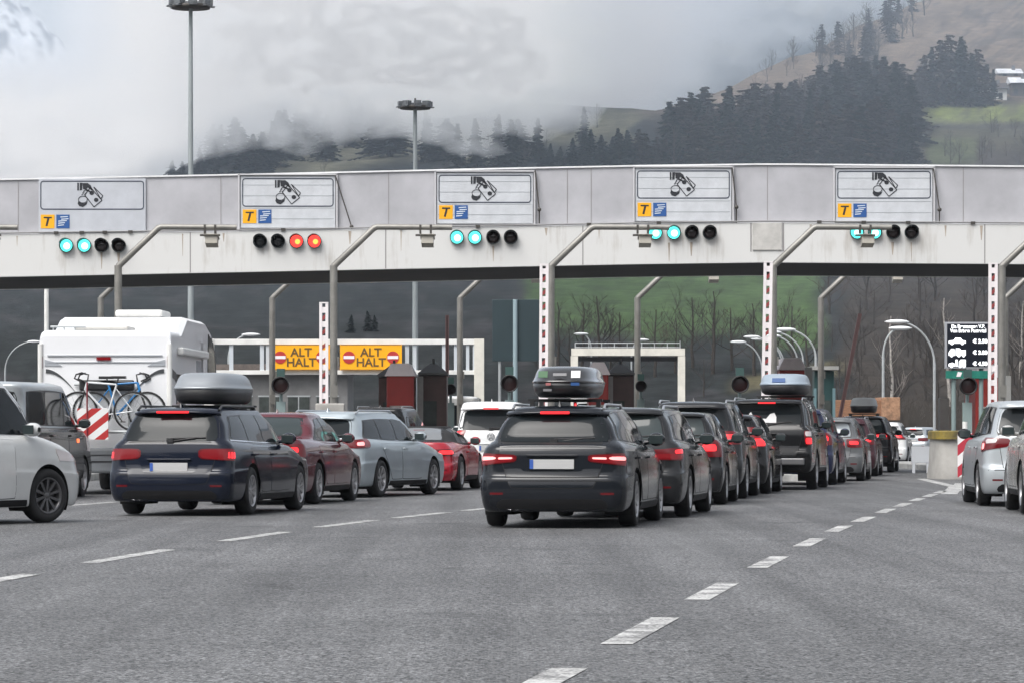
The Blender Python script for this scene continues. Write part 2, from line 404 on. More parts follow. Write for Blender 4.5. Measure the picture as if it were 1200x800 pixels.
# ------------------------------------------------------------------ cloud lying on the hills (a closed body of even density) and the haze
def volume_mat(name, dens, col=(.93, .95, 1.0), aniso=0.0):
    m = bpy.data.materials.new(name); m.use_nodes = True; n = m.node_tree
    for q in list(n.nodes):
        if q.type != 'OUTPUT_MATERIAL': n.nodes.remove(q)
    v = n.nodes.new('ShaderNodeVolumePrincipled'); v.inputs['Color'].default_value = (*col, 1); v.inputs['Density'].default_value = dens; v.inputs['Anisotropy'].default_value = aniso
    n.links.new(v.outputs[0], n.nodes['Material Output'].inputs['Volume']); return m
def cloud():
    ps = np.linspace(-700, 1900, 200); qs = np.linspace(262, -230, 90)
    P, Q = np.meshgrid(ps, qs)
    wob = (fbm(P / 90, Q / 45, 4, 50) - .5); wob2 = (fbm(P / 30, Q / 18, 3, 60) - .5)
    Bt = np.interp(P, [-700, 0, 150, 210, 260, 350, 450, 600, 700, 850, 1000, 1100, 1200, 1900], [262, 262, 255, 246, 242, 240, 242, 244, 228, 142, 80, 34, -5, -90])
    Ft = np.interp(P, [-700, 0, 150, 210, 260, 350, 450, 600, 700, 850, 1000, 1100, 1200, 1900], [215, 205, 185, 146, 108, 84, 82, 84, 66, -50, -90, -110, -160, -230])
    Tm = np.interp(P, [-700, 450, 620, 760, 900, 1100, 1300, 1900], [640, 620, 620, 500, 250, 200, 170, 150])
    t = (Bt + wob * 38 + wob2 * 12 - Q) / (Bt - Ft)
    th = Tm * np.clip(smooth(t) * .75 + np.clip(t, 0, 1) * .25, 0, 1) * (1 + .35 * wob2)
    # thin place top left: the snowy wood and a bright gap show through
    gap = smooth((175 - P) / 120) * smooth((135 - Q) / 90)
    th = th * (1 - .93 * gap)
    back = Y2(P, Q) + np.maximum(0, 480 - P) * 1.2 + 25
    lf = smooth((850 - P) / 250); back = back * (1 - lf) + (830 + .0 * Q) * lf
    th = np.maximum(th, .05)
    Yf = back - th
    edge = (P <= ps[0] + 1) | (P >= ps[-1] - 1) | (Q >= qs[0] - .1) | (Q <= qs[-1] + .1)
    Yf = np.where(edge, back, Yf)
    def sheet(Y): return np.stack([(P - 600) / F * Y, Y, CAM_H + (HZ - Q) / F * Y], -1)
    g = MB(); g.grid(sheet(Yf)); g.grid(sheet(back), flip=True)
    o = g.build('low_cloud', volume_mat('cloud_vapour', .0125, (.925, .932, .945)), merge=.02); fix_outward(o); tag(o, kind='stuff')
cloud()
hz = MB(); hz.box((0, 1290, 235), (3600, 3800, 476)); tag(hz.build('haze', volume_mat('haze_air', .00008, (.80, .88, 1.0))), kind='stuff')
ms = MB(); ms.box((0, 820, 190), (1900, 1060, 378)); tag(ms.build('mist', volume_mat('mist_vapour', .00058, (.70, .82, .97))), kind='stuff')
# ------------------------------------------------------------------ toll canopy
M_ROD = mat('dark_rod', (.05, .045, .04), .6)
YB = 93.0
def prof(xs, ys): return lambda p: float(np.interp(p, xs, ys))
PX = [-400, 0, 300, 600, 750, 900, 1200, 1600]
p_top = prof(PX, [222, 210, 204, 197, 194, 192, 194.5, 201])
p_mid = prof(PX, [281, 275, 271, 266, 263, 261, 263, 268])
p_bot = prof(PX, [331, 324.5, 318.5, 312.5, 309.5, 307.5, 309.5, 315])
def concrete_paint():
    m = mat('canopy_paint', (.55, .545, .53), .6); n = m.node_tree; b = n.nodes['Principled BSDF']
    tc = n.nodes.new('ShaderNodeTexCoord'); mp = n.nodes.new('ShaderNodeMapping'); mp.inputs['Scale'].default_value = (3.5, 1, .35); n.links.new(tc.outputs['Object'], mp.inputs[0])
    a = n.nodes.new('ShaderNodeTexNoise'); a.inputs['Scale'].default_value = 1.2; a.inputs['Detail'].default_value = 8; a.inputs['Roughness'].default_value = .7; n.links.new(mp.outputs[0], a.inputs['Vector'])
    c = n.nodes.new('ShaderNodeTexNoise'); c.inputs['Scale'].default_value = .7; c.inputs['Detail'].default_value = 8; n.links.new(tc.outputs['Object'], c.inputs['Vector'])
    r = n.nodes.new('ShaderNodeValToRGB'); e = r.color_ramp.elements; e[0].position = .26; e[0].color = (.33, .30, .26, 1); e[1].position = .47; e[1].color = (.60, .60, .59, 1)
    q = n.nodes.new('ShaderNodeMix'); q.inputs['Factor'].default_value = .45; n.links.new(a.outputs['Fac'], q.inputs['A']); n.links.new(c.outputs['Fac'], q.inputs['B'])
    n.links.new(q.outputs[0], r.inputs[0]); n.links.new(r.outputs[0], b.inputs['Base Color']); return m
M_CANB = concrete_paint()
M_CANP = mat('canopy_panel', (.405, .405, .43), .42, var=.11, vs_=.8)
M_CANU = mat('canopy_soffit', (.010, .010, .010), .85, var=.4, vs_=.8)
M_JOINT = mat('joint_sealant', (.26, .25, .25), .8)
canopy = empty('toll_canopy', (0, YB, 0)); tag(canopy, 'long white concrete toll canopy with grey metal parapet spanning all the lanes', 'toll canopy')
xs = np.linspace(-400, 1600, 60)
def slab(name, m, topf, botf, yf, yb, dz=0):
    g = MB(); top = [(wx(p, YB), wz(topf(p), YB) - dz) for p in xs]; bot = [(wx(p, YB), wz(botf(p), YB)) for p in xs]
    vs2 = []
    for (x, zt), (_, zb) in zip(top, bot): vs2 += [(x, yf, zb), (x, yf, zt), (x, yb, zt), (x, yb, zb)]
    fs = []
    for i in range(len(xs) - 1):
        for j in range(4):
            fs.append((4 * i + j, 4 * i + (j + 1) % 4, 4 * i + 4 + (j + 1) % 4, 4 * i + 4 + j))
    fs += [(0, 1, 2, 3), tuple(4 * (len(xs) - 1) + k for k in (3, 2, 1, 0))]
    g.add([(a, b - YB, c) for a, b, c in vs2], fs); return g.build(name, m, canopy)
beam = slab('beam', M_CANB, p_mid, p_bot, YB, YB + .35)
par = slab('parapet', M_CANP, p_top, p_mid, YB + .22, YB + .45)
slab('coping', M_WHITE, lambda p: p_top(p) - 1.0, lambda p: p_top(p) + .8, YB + .17, YB + .6)
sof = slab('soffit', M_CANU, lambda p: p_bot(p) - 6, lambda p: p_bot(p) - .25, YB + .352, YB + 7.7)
slab('rear_beam', M_CANB, p_mid, p_bot, YB + 7.702, YB + 8.0)
g = MB()
for px in (223, 452, 683, 1154): g.box((wx(px, YB), -.001, (wz(p_mid(px), YB) + wz(p_bot(px), YB)) / 2), (.03, .006, (p_bot(px) - p_mid(px)) / F * YB - .02))
for px in (880, 918):
    g.box((wx(px, YB), -.001, wz(p_mid(px) + 17, YB)), (.04, .006, .78))
for px in (20, 258, 455, 665, 693, 900, 1130): g.box((wx(px, YB), .216, (wz(p_top(px), YB) + wz(p_mid(px), YB)) / 2), (.018, .008, (p_mid(px) - p_top(px)) / F * YB - .1))
g.build('panel_joint', M_JOINT, canopy)
g = MB(); g.box((wx(899, YB), -.02, wz(p_mid(899) + 16.5, YB)), (.80, .04, .74)); g.build('inspection_panel', mat('worn_concrete', (.46, .45, .43), .8, var=.15, vs_=3), canopy, bevel=.01)
for px in (-330, 1530):
    g = MB(); z1 = wz(p_bot(px), YB); g.box((wx(px, YB), 4, z1 / 2 - .02), (.8, 1.6, z1)); g.build('pier', M_CANB, canopy, bevel=.03)
# conduit along the foot of the parapet with its clips
g = MB(); g.tube([(wx(p, YB), -.02, wz(p_mid(p) - 1.6, YB)) for p in np.linspace(-300, 1500, 40)], .022, 6); g.build('conduit', mat('conduit_grey', (.22, .22, .22), .6), canopy)
for px in (66, 96, 123, 153, 332, 470, 560, 690, 772, 960, 1012, 1064, 1140):
    g = MB(); g.box((wx(px, YB), -.02, wz(p_mid(px) - 1.2, YB)), (.12, .07, .07)); g.build('cable_clip', M_ROD, canopy)
M_RUN = mat('rust_run', (.36, .31, .26), .8, var=.3, vs_=5, stretch=(6, 1, .5))
for i, px in enumerate((20, 119, 139, 214, 262, 410, 470, 578, 640, 702, 784, 810, 905, 950, 1046, 1068, 1108, 1150)):
    h_ = (12, 20, 17, 26, 10, 15, 24, 18, 9, 14, 22, 16, 19, 11, 15, 23, 13, 17)[i]; y0_ = (p_mid(px) + 2) if i not in (1, 2, 7, 10, 11, 14, 15) else (p_mid(px) + 22)
    w0 = .018 + .012 * (i % 3); zt_, zb_ = wz(y0_, YB), max(wz(y0_ + h_, YB), wz(p_bot(px) - 2, YB)); x_ = wx(px, YB)
    g = MB(); g.prism([(x_ - w0, zt_), (x_ + w0, zt_), (x_ + w0 * .3, zb_), (x_ - w0 * .2, zb_)], -.0025, .001); g.build('rust_run', M_RUN, canopy)
# diagonal stays with bolts, hanging beside the lane signs

for i, (x0, y0, x1, y1) in enumerate([(393, 206, 412, 266), (627, 200, 632, 246), (858, 197, 863, 243), (1094, 198, 1101, 246)]):
    g = MB(); g.tube([wp(x0, y0, YB + .1) - Vector((0, YB, 0)), wp(x1, y1, YB + .02) - Vector((0, YB, 0))], .018, 6)
    e = wp(x1, y1, YB + .03) - Vector((0, YB, 0)); g.lathe([(0, -.06), (.055, -.06), (.055, .06), (0, .06)], e, 'y', 10)
    g.tube([e, e + Vector((0, .05, -(262 - y1) / F * YB if y1 < 255 else -.05))], .02, 6)
    g.build('stay_rod', M_ROD, canopy)
# ------------------------------------------------------------------ lane signs
M_SIGN = mat('sign_sheet', (.46, .48, .52), .4, var=.06, vs_=2)
M_SIGN2 = mat('sign_sheet_slatted', (.52, .54, .57), .4, var=.08, vs_=2)
M_INK = mat('sign_ink', (.02, .022, .028), .5)
M_INKO = mat('sign_outline_ink', (.035, .045, .07), .5)
M_YEL = mat('badge_yellow', (.84, .40, .006), .5); M_BLU = mat('badge_blue', (.02, .085, .27), .5); M_WBADGE = mat('badge_white', (.62, .68, .74), .5)
def rrect_frame(g, cx, cz, w, h, r, t, y, n=6):
    def loop(w, h, r):
        o = []
        for (sx, sz, a0) in ((1, 1, 0), (-1, 1, 90), (-1, -1, 180), (1, -1, 270)):
            for k in range(n):
                a = R(a0 + 90 * k / (n - 1)); o.append((cx + sx * (w / 2 - r) + r * math.cos(a), cz + sz * (h / 2 - r) + r * math.sin(a)))
        return o
    A = loop(w, h, r); B = loop(w - 2 * t, h - 2 * t, max(r - t, .01)); m_ = len(A)
    vs2 = [(x, y, z) for x, z in A] + [(x, y, z) for x, z in B] + [(x, y - .006, z) for x, z in A] + [(x, y - .006, z) for x, z in B]
    fs = []
    for i in range(m_):
        j = (i + 1) % m_
        fs += [(2 * m_ + i, 2 * m_ + j, 3 * m_ + j, 3 * m_ + i), (i, j, 2 * m_ + j, 2 * m_ + i), (m_ + i, m_ + j, 3 * m_ + j, 3 * m_ + i)]
    g.add(vs2, fs)
def pictogram(root, cx, cz, s):
    """hand with banknotes above coins; s = half height"""
    g = MB(); y0, y1 = -.034, -.028
    def poly(pts): g.prism([(cx + x * s, cz + z * s) for x, z in pts], y0, y1)
    poly([(-1.05, 1.0), (-.92, 1.0), (-.92, .38), (-1.05, .38)])
    poly([(-.85, 1.0), (-.62, 1.0), (-.66, .42), (-.85, .38)])
    poly([(-.62, .98), (-.2, .98), (.05, .78), (.14, .55), (.26, .42), (.14, .36), (-.02, .5), (-.2, .62), (-.34, .42), (-.58, .5)])
    poly([(-.30, .5), (-.12, .42), (.08, .28), (.05, .2), (-.2, .3), (-.4, .38)])
    for (a, b) in ((-.55, .25), (-.62, .1), (-.40, .12), (-.48, .38)): poly([(a - .1, b - .05), (a + .06, b + .06), (a + .1, b + .02), (a - .06, b - .1)])
    def outline(pts, t=.035):
        for i in range(len(pts)):
            a = Vector(pts[i]); b = Vector(pts[(i + 1) % len(pts)]); d = (b - a).normalized(); q = Vector((-d.y, d.x)) * t
            poly([tuple(a - q), tuple(b - q), tuple(b + q), tuple(a + q)])
    outline([(-.45, .02), (.02, .62), (.95, -.42), (.3, -.95)]); outline([(.28, .66), (1.02, -.05), (.86, -.3)])
    for (a, b, r) in ((.12, .18, .17), (.48, -.38, .17)):
        poly([(a + r * math.cos(t) * 1.1, b + r * math.sin(t)) for t in np.linspace(0, 2 * math.pi, 12, endpoint=False)])
    def ring(a, b, rx, rz, t):
        A = [(a + rx * math.cos(q), b + rz * math.sin(q)) for q in np.linspace(0, 2 * math.pi, 20, endpoint=False)]
        B = [(a + (rx - t) * math.cos(q), b + (rz - t) * math.sin(q)) for q in np.linspace(0, 2 * math.pi, 20, endpoint=False)]
        for i in range(20):
            j = (i + 1) % 20; poly([A[i], A[j], B[j], B[i]])
    ring(-.6, -.35, .38, .3, .05)
    poly([(-.95, -.45), (-.75, -.62), (-.5, -.66), (-.25, -.55), (-.2, -.42), (-.3, -.75), (-.6, -.97), (-.9, -.88), (-1.02, -.68)])
    return g.build('money_pictogram', M_INK, root)
LIGHT_C = mat('lamp_teal_lit', (.0, .25, .22), .3, emit=1.1, ecol=(.10, .90, .80)); LIGHT_CW = mat('lamp_teal_core', (.3, .6, .6), .3, emit=1.6, ecol=(.55, 1.0, .98))
LIGHT_R = mat('lamp_red_lit', (.3, .0, .0), .3, emit=1.3, ecol=(1.0, .05, .04)); LIGHT_O = mat('lamp_orange_core', (.5, .2, .0), .3, emit=1.6, ecol=(1.0, .32, .06))
LAMP_OFF = mat('lamp_dark_glass', (.022, .012, .012), .12, coat=.5); LAMP_OFFK = mat('lamp_black_glass', (.012, .014, .016), .2, coat=.3); M_HOUS = mat('lamp_housing', (.012, .022, .024), .5)
def lamp(root, p, r, state):
    g = MB()
    # round housing with a peaked hood, open to the front
    g.lathe([(r * .95, .0), (r * 1.08, -.03), (r * 1.08, -.13), (r * .98, -.13), (r * .96, -.02)], p, 'y', 24)
    seg = 14; vs2 = []
    for k in range(seg + 1):
        a = R(20 + 140 * k / seg); ex = .12 + .10 * math.sin(R(180 * k / seg))
        for (rr, yy) in ((r * 1.08, -.13), (r * 1.08, -.13 - ex), (r * 1.03, -.13 - ex), (r * 1.0, -.13)):
            vs2.append((p[0] + rr * math.cos(a), p[1] + yy, p[2] + rr * math.sin(a)))
    fs = []
    for k in range(seg):
        for j in range(4): fs.append((4 * k + j, 4 * k + (j + 1) % 4, 4 * k + 4 + (j + 1) % 4, 4 * k + 4 + j))
    g.add(vs2, fs, 0, True)
    h = g.build('lamp', M_HOUS, root)
    mm = {'g': LIGHT_C, 'r': LIGHT_R, 'k': LAMP_OFFK, 'd': LAMP_OFF}[state]
    g = MB(); g.lathe([(r * .94, -.015), (r * .88, -.03), (r * .60, -.055), (r * .3, -.066), (.001, -.068)], p, 'y', 24); g.build('lens', mm, h)
    if state in 'gr':
        ox = r * .08; cc = LIGHT_CW if state == 'g' else LIGHT_O; q = (p[0] + (ox if state == 'g' else r * .18), p[1], p[2] - r * .08)
        g = MB(); g.lathe([(r * (.52 if state == 'g' else .4), -.0705), (r * .3, -.074), (.001, -.075)], q, 'y', 20); g.build('glow_core', cc, h)
SIGNS = [(46.5, 170, 210, 272, 248, M_SIGN, 'lane sign with hand-and-money symbol above the motorhome, smooth sheet without slats'),
         (283, 392, 207, 267, 244.5, M_SIGN2, 'slatted hand-and-money lane sign above the two red signal lamps'),
         (513, 623.5, 203, 262, 240, M_SIGN2, 'hand-and-money lane sign on the parapet between the ALT HALT boards and the red-white boom'),
         (745.5, 856, 198, 259, 235, M_SIGN2, 'hand-and-money lane sign right above the estate car with the black roof box'),
         (980, 1091.5, 198.5, 260, 235, M_SIGN2, 'hand-and-money lane sign furthest right on the parapet, near the price display')]
for i, (x0, x1, y0, y1, yb, mm, lab) in enumerate(SIGNS):
    Yp = YB + .2
    s = empty('lane_sign', (wx((x0 + x1) / 2, Yp), Yp - .02, wz((y0 + y1) / 2, Yp))); tag(s, lab, 'sign', 'payment signs over the toll lanes')
    k = YB / F; W_, H_ = (x1 - x0) * k, (y1 - y0) * k
    g = MB(); g.box((0, 0, 0), (W_ + .05, .05, H_ + .02)); 
    panel = g.build('panel', mm, s, bevel=.006)
    if mm is M_SIGN2:
        g = MB()
        for q in (-.33, -.12, .12, .33): g.box((0, -.027, q * H_), (W_ - .02, .006, .012))
        g.build('slat_line', mat('slat_line_grey', (.3, .32, .34), .6), panel)
        g = MB()
        for sg in (-1, 1): g.box((sg * (W_ / 2 + .07), -.03, 0), (.045, .09, H_ + .1))
        g.box((0, -.03, H_ / 2 + .05), (W_ + .18, .09, .04)); g.build('frame', mat('sign_frame', (.50, .50, .52), .5), s)
    g = MB(); fh = (yb - y0 - 4) * k; rrect_frame(g, 0, H_ / 2 - fh / 2 - .05, W_ - .04, fh, .09, .028, -.026); g.build('border', M_INKO, s)
    pic_px = [106, 337.5, 567, 800, 1037][i]
    pictogram(s, (pic_px - (x0 + x1) / 2) * k, H_ / 2 - fh / 2 - .05, 14.5 * k)
    bz = -H_ / 2 + (13 if i else 12) * k; bx = -W_ / 2 + 9.5 * k
    b = MB(); b.box((bx, -.03, bz), (16 * k, .01, 16 * k)); bd = b.build('yellow_badge', M_YEL, s)
    g = MB(); g.box((bx + 0.2 * k, -.037, bz + 4.6 * k), (9.5 * k, .006, 1.7 * k)); g.box((bx - .2 * k, -.037, bz - .8 * k), (2.3 * k, .006, 9.5 * k), ry=R(14)); g.build('letter_t', M_INK, bd)
    b = MB(); b.box((bx + 18 * k, -.03, bz), (15.5 * k, .01, 16 * k)); bd = b.build('blue_badge', M_BLU, s)
    g = MB()
    for q, (ox, oz, ln) in enumerate([(1.5, 5.2, 9), (2.3, 2.6, 8.5), (-.5, .4, 10), (-1.6, -2, 8), (-2.4, -4.6, 7)]):
        g.prism([(bx + (18 + ox - ln / 2) * k, bz + (oz - .6) * k), (bx + (18 + ox + ln / 2) * k, bz + (oz + .1) * k), (bx + (18 + ox + ln / 2) * k, bz + (oz + 1.0) * k), (bx + (18 + ox - ln / 2) * k, bz + (oz + .5) * k)], -.040, -.034)
    g.build('stripe_mark', M_WBADGE, bd)
# ------------------------------------------------------------------ signal lamps on the beam
LG = [((78, 99, 119.5, 139.5), 288, 'ggdd', 'two teal lamps and two dark lamps on the beam under the leftmost lane sign'),
      ((305, 326, 347.5, 368.5), 283, 'kkrr', 'the only signal group showing two red lamps, on the white beam'),
      ((535.5, 556.5, 578, 598.5), 278.5, 'ggdd', 'two teal and two dark lamps at the camera arm tip left of centre'),
      ((768, 789.5, 810.5, 831.5), 273, 'ggdd', 'two teal and two dark lamps left of the square concrete inspection panel'),
      ((1004, 1025, 1046.5, 1068), 272.5, 'ggdd', 'two teal and two dark lamps left of the price display, crossed by a camera arm')]
for xs_, y_, st, lab in LG:
    cx = sum(xs_) / 4; s = empty('signal_group', (wx(cx, YB), YB - .003, wz(y_, YB))); tag(s, lab, 'traffic light', 'signal lamp groups on the canopy beam')
    for x_, c in zip(xs_, st): lamp(s, ((x_ - cx) * YB / F, -.0, 0), .178, c)
# ------------------------------------------------------------------ steel poles with the angled camera arm
def camera_pole():
    s = empty('camera_pole'); H1 = 5.12; r = .095
    g = MB(); g.tube([(0, 0, 0.02), (0, 0, H1)], r, 12); g.lathe([(.2, .0), (.2, .03), (.1, .03)], (0, 0, 0), 'z', 16); g.box((.11, -.02, 2.75), (.05, .05, .22)); g.box((.02, -.1, 2.0), (.16, .04, .3)); g.build('post', M_STEEL, s)
    g = MB(); g.tube([(0, 0, H1 - .06), (.02, 0, H1), (1.0, 0, H1 + .93), (1.08, 0, H1 + .96), (2.95, 0, H1 + .95)], [.09, .088, .08, .075, .07], 10); g.build('arm', M_STEEL, s)
    g = MB(); x = 2.32; z = H1 + .95
    g.box((x - .16, 0, z - .05), (.05, .16, .22)); g.box((x + .1, 0, z - .05), (.05, .16, .22)); g.box((x - .03, -.03, z - .2), (.5, .06, .05)); g.box((x, -.1, z - .28), (.06, .12, .16))
    br = g.build('bracket', M_ROD, s)
    g = MB(); g.box((x + .02, -.1, z - .36), (.3, .42, .2), rx=R(-12)); g.box((x + .02, -.12, z - .245), (.36, .5, .015), rx=R(-12)); g.build('camera', mat('camera_grey', (.33, .31, .27), .5), s, bevel=.01)
    return s
POLES = [(-118, 85, 'camera arm tip poking in at the left edge of the picture'), (138.5, 85, 'angled steel camera pole rising behind the white motorhome'), (391, 85, 'angled steel camera pole beside the right end of the left ALT HALT board'),
         (645.5, 85, 'angled steel camera pole just right of the red-white boom above the black roof box'), (906, 85, 'angled steel camera pole behind the boom above the black off-road car'), (1174, 85, 'angled steel camera pole at the right, behind the boom beside the price display'),
         (118, 105, 'rear camera pole mostly hidden by the motorhome roof'), (319, 105, 'rear camera pole at the left edge of the left ALT HALT board'), (539, 105, 'rear camera pole right of the dark slender boom, in the white portal'),
         (747, 105, 'rear camera pole in front of the cream height portal'), (962, 105, 'rear camera pole by the arched street lamps and green hut'), (1178, 105, 'rear camera pole seen between the price display and the right edge')]
p0 = camera_pole()
for i, (px, Y, lab) in enumerate(POLES):
    o = p0 if i == 0 else copy_tree(p0); o.location = (wx(px, Y), Y, .16 if 80 < Y < 118 else 0); tag(o, lab, 'camera pole', 'angled camera poles at the toll lanes')
# ------------------------------------------------------------------ barrier booms standing upright
def boom_mat(name, c2):
    m = mat(name, (.62, .58, .58), .5); return m
def boom(px, ytop, ybot, Y, lab, tilt=0, dark=False, w_=.22):
    zt = wz(ytop, Y); s = empty('barrier_boom', (wx(px, Y), Y, .16)); s.rotation_euler = (0, tilt, 0)
    tag(s, lab, 'barrier', 'raised barrier booms')
    c1 = mat('boom_white', (.74, .70, .71), .45) if not dark else mat('boom_dim', (.07, .035, .035), .6)
    g = MB(); L = zt - .16
    for sg in (-1, 1): g.box((sg * (w_ / 2 - .035), 0, 1.0 + (L - 1.0) / 2), (.07, .09, L - 1.0))
    n = int((L - 1.0) / .34)
    for k in range(n):
        z = 1.0 + (k + .5) * (L - 1.0) / n; g.box((0, .0, z), (w_ - .12, .06, .14))
    g.box((0, 0, L), (w_, .1, .03)); b = g.build('arm', c1, s)
    g = MB()
    for k in range(n - 1):
        z = 1.0 + (k + 1) * (L - 1.0) / n; g.prism([(-w_ / 2 + .065, z - .10), (w_ / 2 - .065, z - .02), (w_ / 2 - .065, z + .08), (-w_ / 2 + .065, z + .0)], -.035, .035)
    g.build('red_band', mat('boom_red', (.25, .04, .04), .5) if not dark else mat('boom_dark', (.03, .02, .02), .5), b)
    g = MB(); g.box((0, .12, .5), (.34, .4, 1.0)); g.build('motor_box', mat('barrier_housing', (.4, .4, .38), .5), s, bevel=.02)
boom(379.5, 355, 475, 84, 'raised white boom with red bands between the two ALT HALT boards')
boom(636, 310, 435, 84, 'raised red-white boom standing above the black roof box', R(.4))
boom(896, 307, 460, 84, 'raised red-white boom standing above the silver roof box of the off-road car', R(1.0))
boom(1162.5, 309, 470, 84, 'raised red-white boom right beside the price display', R(.3))
boom(524, 370, 450, 108, 'dark slender raised boom in front of the white portal near the booths', 0, True, .11)
boom(974, 365, 450, 112, 'slanting dark red boom right of the arched street lamps', R(11), True, .12)
# ------------------------------------------------------------------ ALT HALT portal
M_PORT = mat('portal_white', (.68, .68, .66), .5, var=.08, vs_=2)
YP = 113.0
pt = empty('sign_portal', (wx(420, YP), YP, 0)); tag(pt, 'white steel portal frame carrying the yellow ALT HALT boards', 'portal')
kx = lambda px: wx(px, YP) - wx(420, YP); kz = lambda py: wz(py, YP)
g = MB(); g.box(((kx(250) + kx(567)) / 2, 0, kz(400.5)), (kx(567) - kx(250), .2, 6.5 * YP / F)); g.build('top_beam', M_PORT, pt, bevel=.01)
g = MB(); g.box(((kx(250) + kx(563)) / 2, 0, kz(436)), (kx(563) - kx(250), .18, 5 * YP / F)); g.build('lower_beam', M_PORT, pt, bevel=.01)
g = MB(); g.box((kx(561.5), -.03, kz(397) / 2), (.33, .3, kz(397))); g.build('post', mat('portal_cream', (.62, .60, .54), .55, var=.1, vs_=2), pt, bevel=.01)
g = MB(); g.box((kx(245), 0, kz(397) / 2), (.33, .3, kz(397))); g.build('post', M_PORT, pt, bevel=.01)
for px in (271, 307, 314, 391, 477, 486, 520, 534, 548, 556):
    g = MB(); g.box((kx(px), .02, kz(418)), (.11 if px > 480 else .13, .12, 31 * YP / F)); g.build('strut', mat('portal_grey', (.50, .54, .58), .5), pt)
def alt_board(x0, x1, lab):
    Y = YP - .2; cx = (x0 + x1) / 2; s = empty('alt_halt_board', (wx(cx, Y), Y, wz(418.5, Y))); tag(s, lab, 'sign', 'yellow ALT HALT boards'); k = Y / F
    g = MB(); g.box((0, 0, 0), ((x1 - x0) * k, .06, 30 * k)); g.build('board', mat('board_yellow', (.88, .40, .004), .45, var=.04, vs_=1.5), s, bevel=.005)
    g = MB(); 
    for sz in (-1, 1): g.box((0, -.033, sz * 14.3 * k), ((x1 - x0 - 2) * k, .008, .6 * k))
    g.build('border', M_INK, s)
    for sg, nm in ((-1, 0), (1, 0)):
        g = MB(); c = (sg * ((x1 - x0) / 2 - 10.5) * k, -.04, 0); g.lathe([(0, -.008), (7.2 * k, -.008), (7.2 * k, .01)], c, 'y', 24, smooth=False); d = g.build('no_entry_disc', mat('sign_red', (.42, .03, .03), .45), s)
        g = MB(); g.box((c[0], -.052, 0), (12.6 * k, .006, 3.6 * k)); g.build('white_bar', mat('sign_white', (.78, .74, .76), .5), d)
    for t, z in (('ALT', 5.4), ('HALT', -6.2)):
        text_mesh('lettering', t, 10.6 * k * 1.3, mat('letter_brown', (.12, .07, .02), .5), s, (0, -.038, z * k), sx=1.02, bold=.008)
alt_board(318, 388, 'left yellow ALT HALT board, partly covered by a white boom and steel pole')
alt_board(398.5, 471, 'right yellow ALT HALT board, fully visible above the booths')
# ------------------------------------------------------------------ toll booths
M_RED = mat('booth_red', (.30, .028, .022), .4, var=.12, vs_=2); M_BROOF = mat('booth_roof', (.10, .10, .10), .6, var=.2, vs_=2); M_BGREY = mat('booth_column', (.27, .27, .26), .6, var=.12, vs_=2)
M_GLS = mat('booth_glass', (.05, .058, .055), .12, var=.3, vs_=2, coat=.3)
def booth(px0, px1, ytop, Y, lab, hip=None, roofcol=None):
    k = Y / F; s = empty('toll_booth', (wx((px0 + px1) / 2, Y), Y, .16)); tag(s, lab, 'toll booth', 'toll booths on the islands')
    W_ = (px1 - px0) * k; H_ = wz(ytop, Y) - .16
    g = MB(); g.box((0, 1.2, H_ / 2), (W_, 2.4, H_)); g.build('cabin', M_RED, s, bevel=.03)
    g = MB(); g.box((0, -.012, H_ * .44), (W_ * .66, .03, H_ * .42)); wdw = g.build('window', M_GLS, s)
    g = MB()
    for sx in (-1, 1): g.box((sx * W_ * .35, -.02, H_ * .44), (.05, .05, H_ * .46))
    g.box((0, -.02, H_ * .66), (W_ * .75, .05, .05)); g.build('window_frame', mat('booth_frame', (.4, .36, .34), .5), wdw)
    g = MB(); g.prism([(-W_ / 2 - .06, H_ - .02), (W_ / 2 + .06, H_ - .02), (W_ / 2 - .12, H_ + .34), (-W_ / 2 + .12, H_ + .34)], -.1, 2.5); g.build('roof', roofcol or mat('booth_fascia', (.78, .70, .71), .5, var=.1, vs_=2), s, bevel=.01)
    if hip:
        for (ha, hb, hy) in hip:
            cx = (ha + hb) / 2; X = wx(cx, Y) - s.location.x; w2 = (hb - ha) * k / 2; zb = wz(hy, Y) - .16
            g = MB(); q = w2 * .28; oy = .7; hh = .27
            g.add([(X - w2, oy, zb), (X + w2, oy, zb), (X + w2, 2.9, zb), (X - w2, 2.9, zb), (X - q, 1.5, zb + hh), (X + q, 1.5, zb + hh), (X + q, 2.1, zb + hh), (X - q, 2.1, zb + hh),
                   (X - w2, oy, zb - .06), (X + w2, oy, zb - .06), (X + w2, 2.9, zb - .06), (X - w2, 2.9, zb - .06)],
                  [(0, 1, 5, 4), (1, 2, 6, 5), (2, 3, 7, 6), (3, 0, 4, 7), (4, 5, 6, 7), (8, 9, 1, 0), (9, 10, 2, 1), (10, 11, 3, 2), (11, 8, 0, 3), (11, 10, 9, 8)])
            g.tube([(X, 1.7, zb + hh - .02), (X, 1.7, zb + hh + .16)], .04, 6); g.build('hip_roof', M_BROOF, s)
            g = MB(); g.box((X, 1.85, zb / 2 - .04), (w2 * 1.86, 1.9, zb - .08)); g.build('rear_cabin', mat('booth_dark', (.075, .040, .036), .4, var=.2, vs_=2), s)
            g = MB(); g.box((X - w2 * .2, .88, zb * .45), (w2 * .9, .04, zb * .5)); g.build('rear_cabin_window', M_GLS, s)
            g = MB(); g.box((X + (w2 * .84 if hip.index((ha, hb, hy)) == 0 and len(hip) > 1 else -w2 * .84), .62, zb / 2 - .05), (.17, .16, zb - .1)); g.build('column', M_BGREY, s)
booth(453, 485, 439.5, 98, 'red toll booth with a grey hipped side roof right of the ALT HALT boards', [(441, 478, 438), (489, 524, 436)])
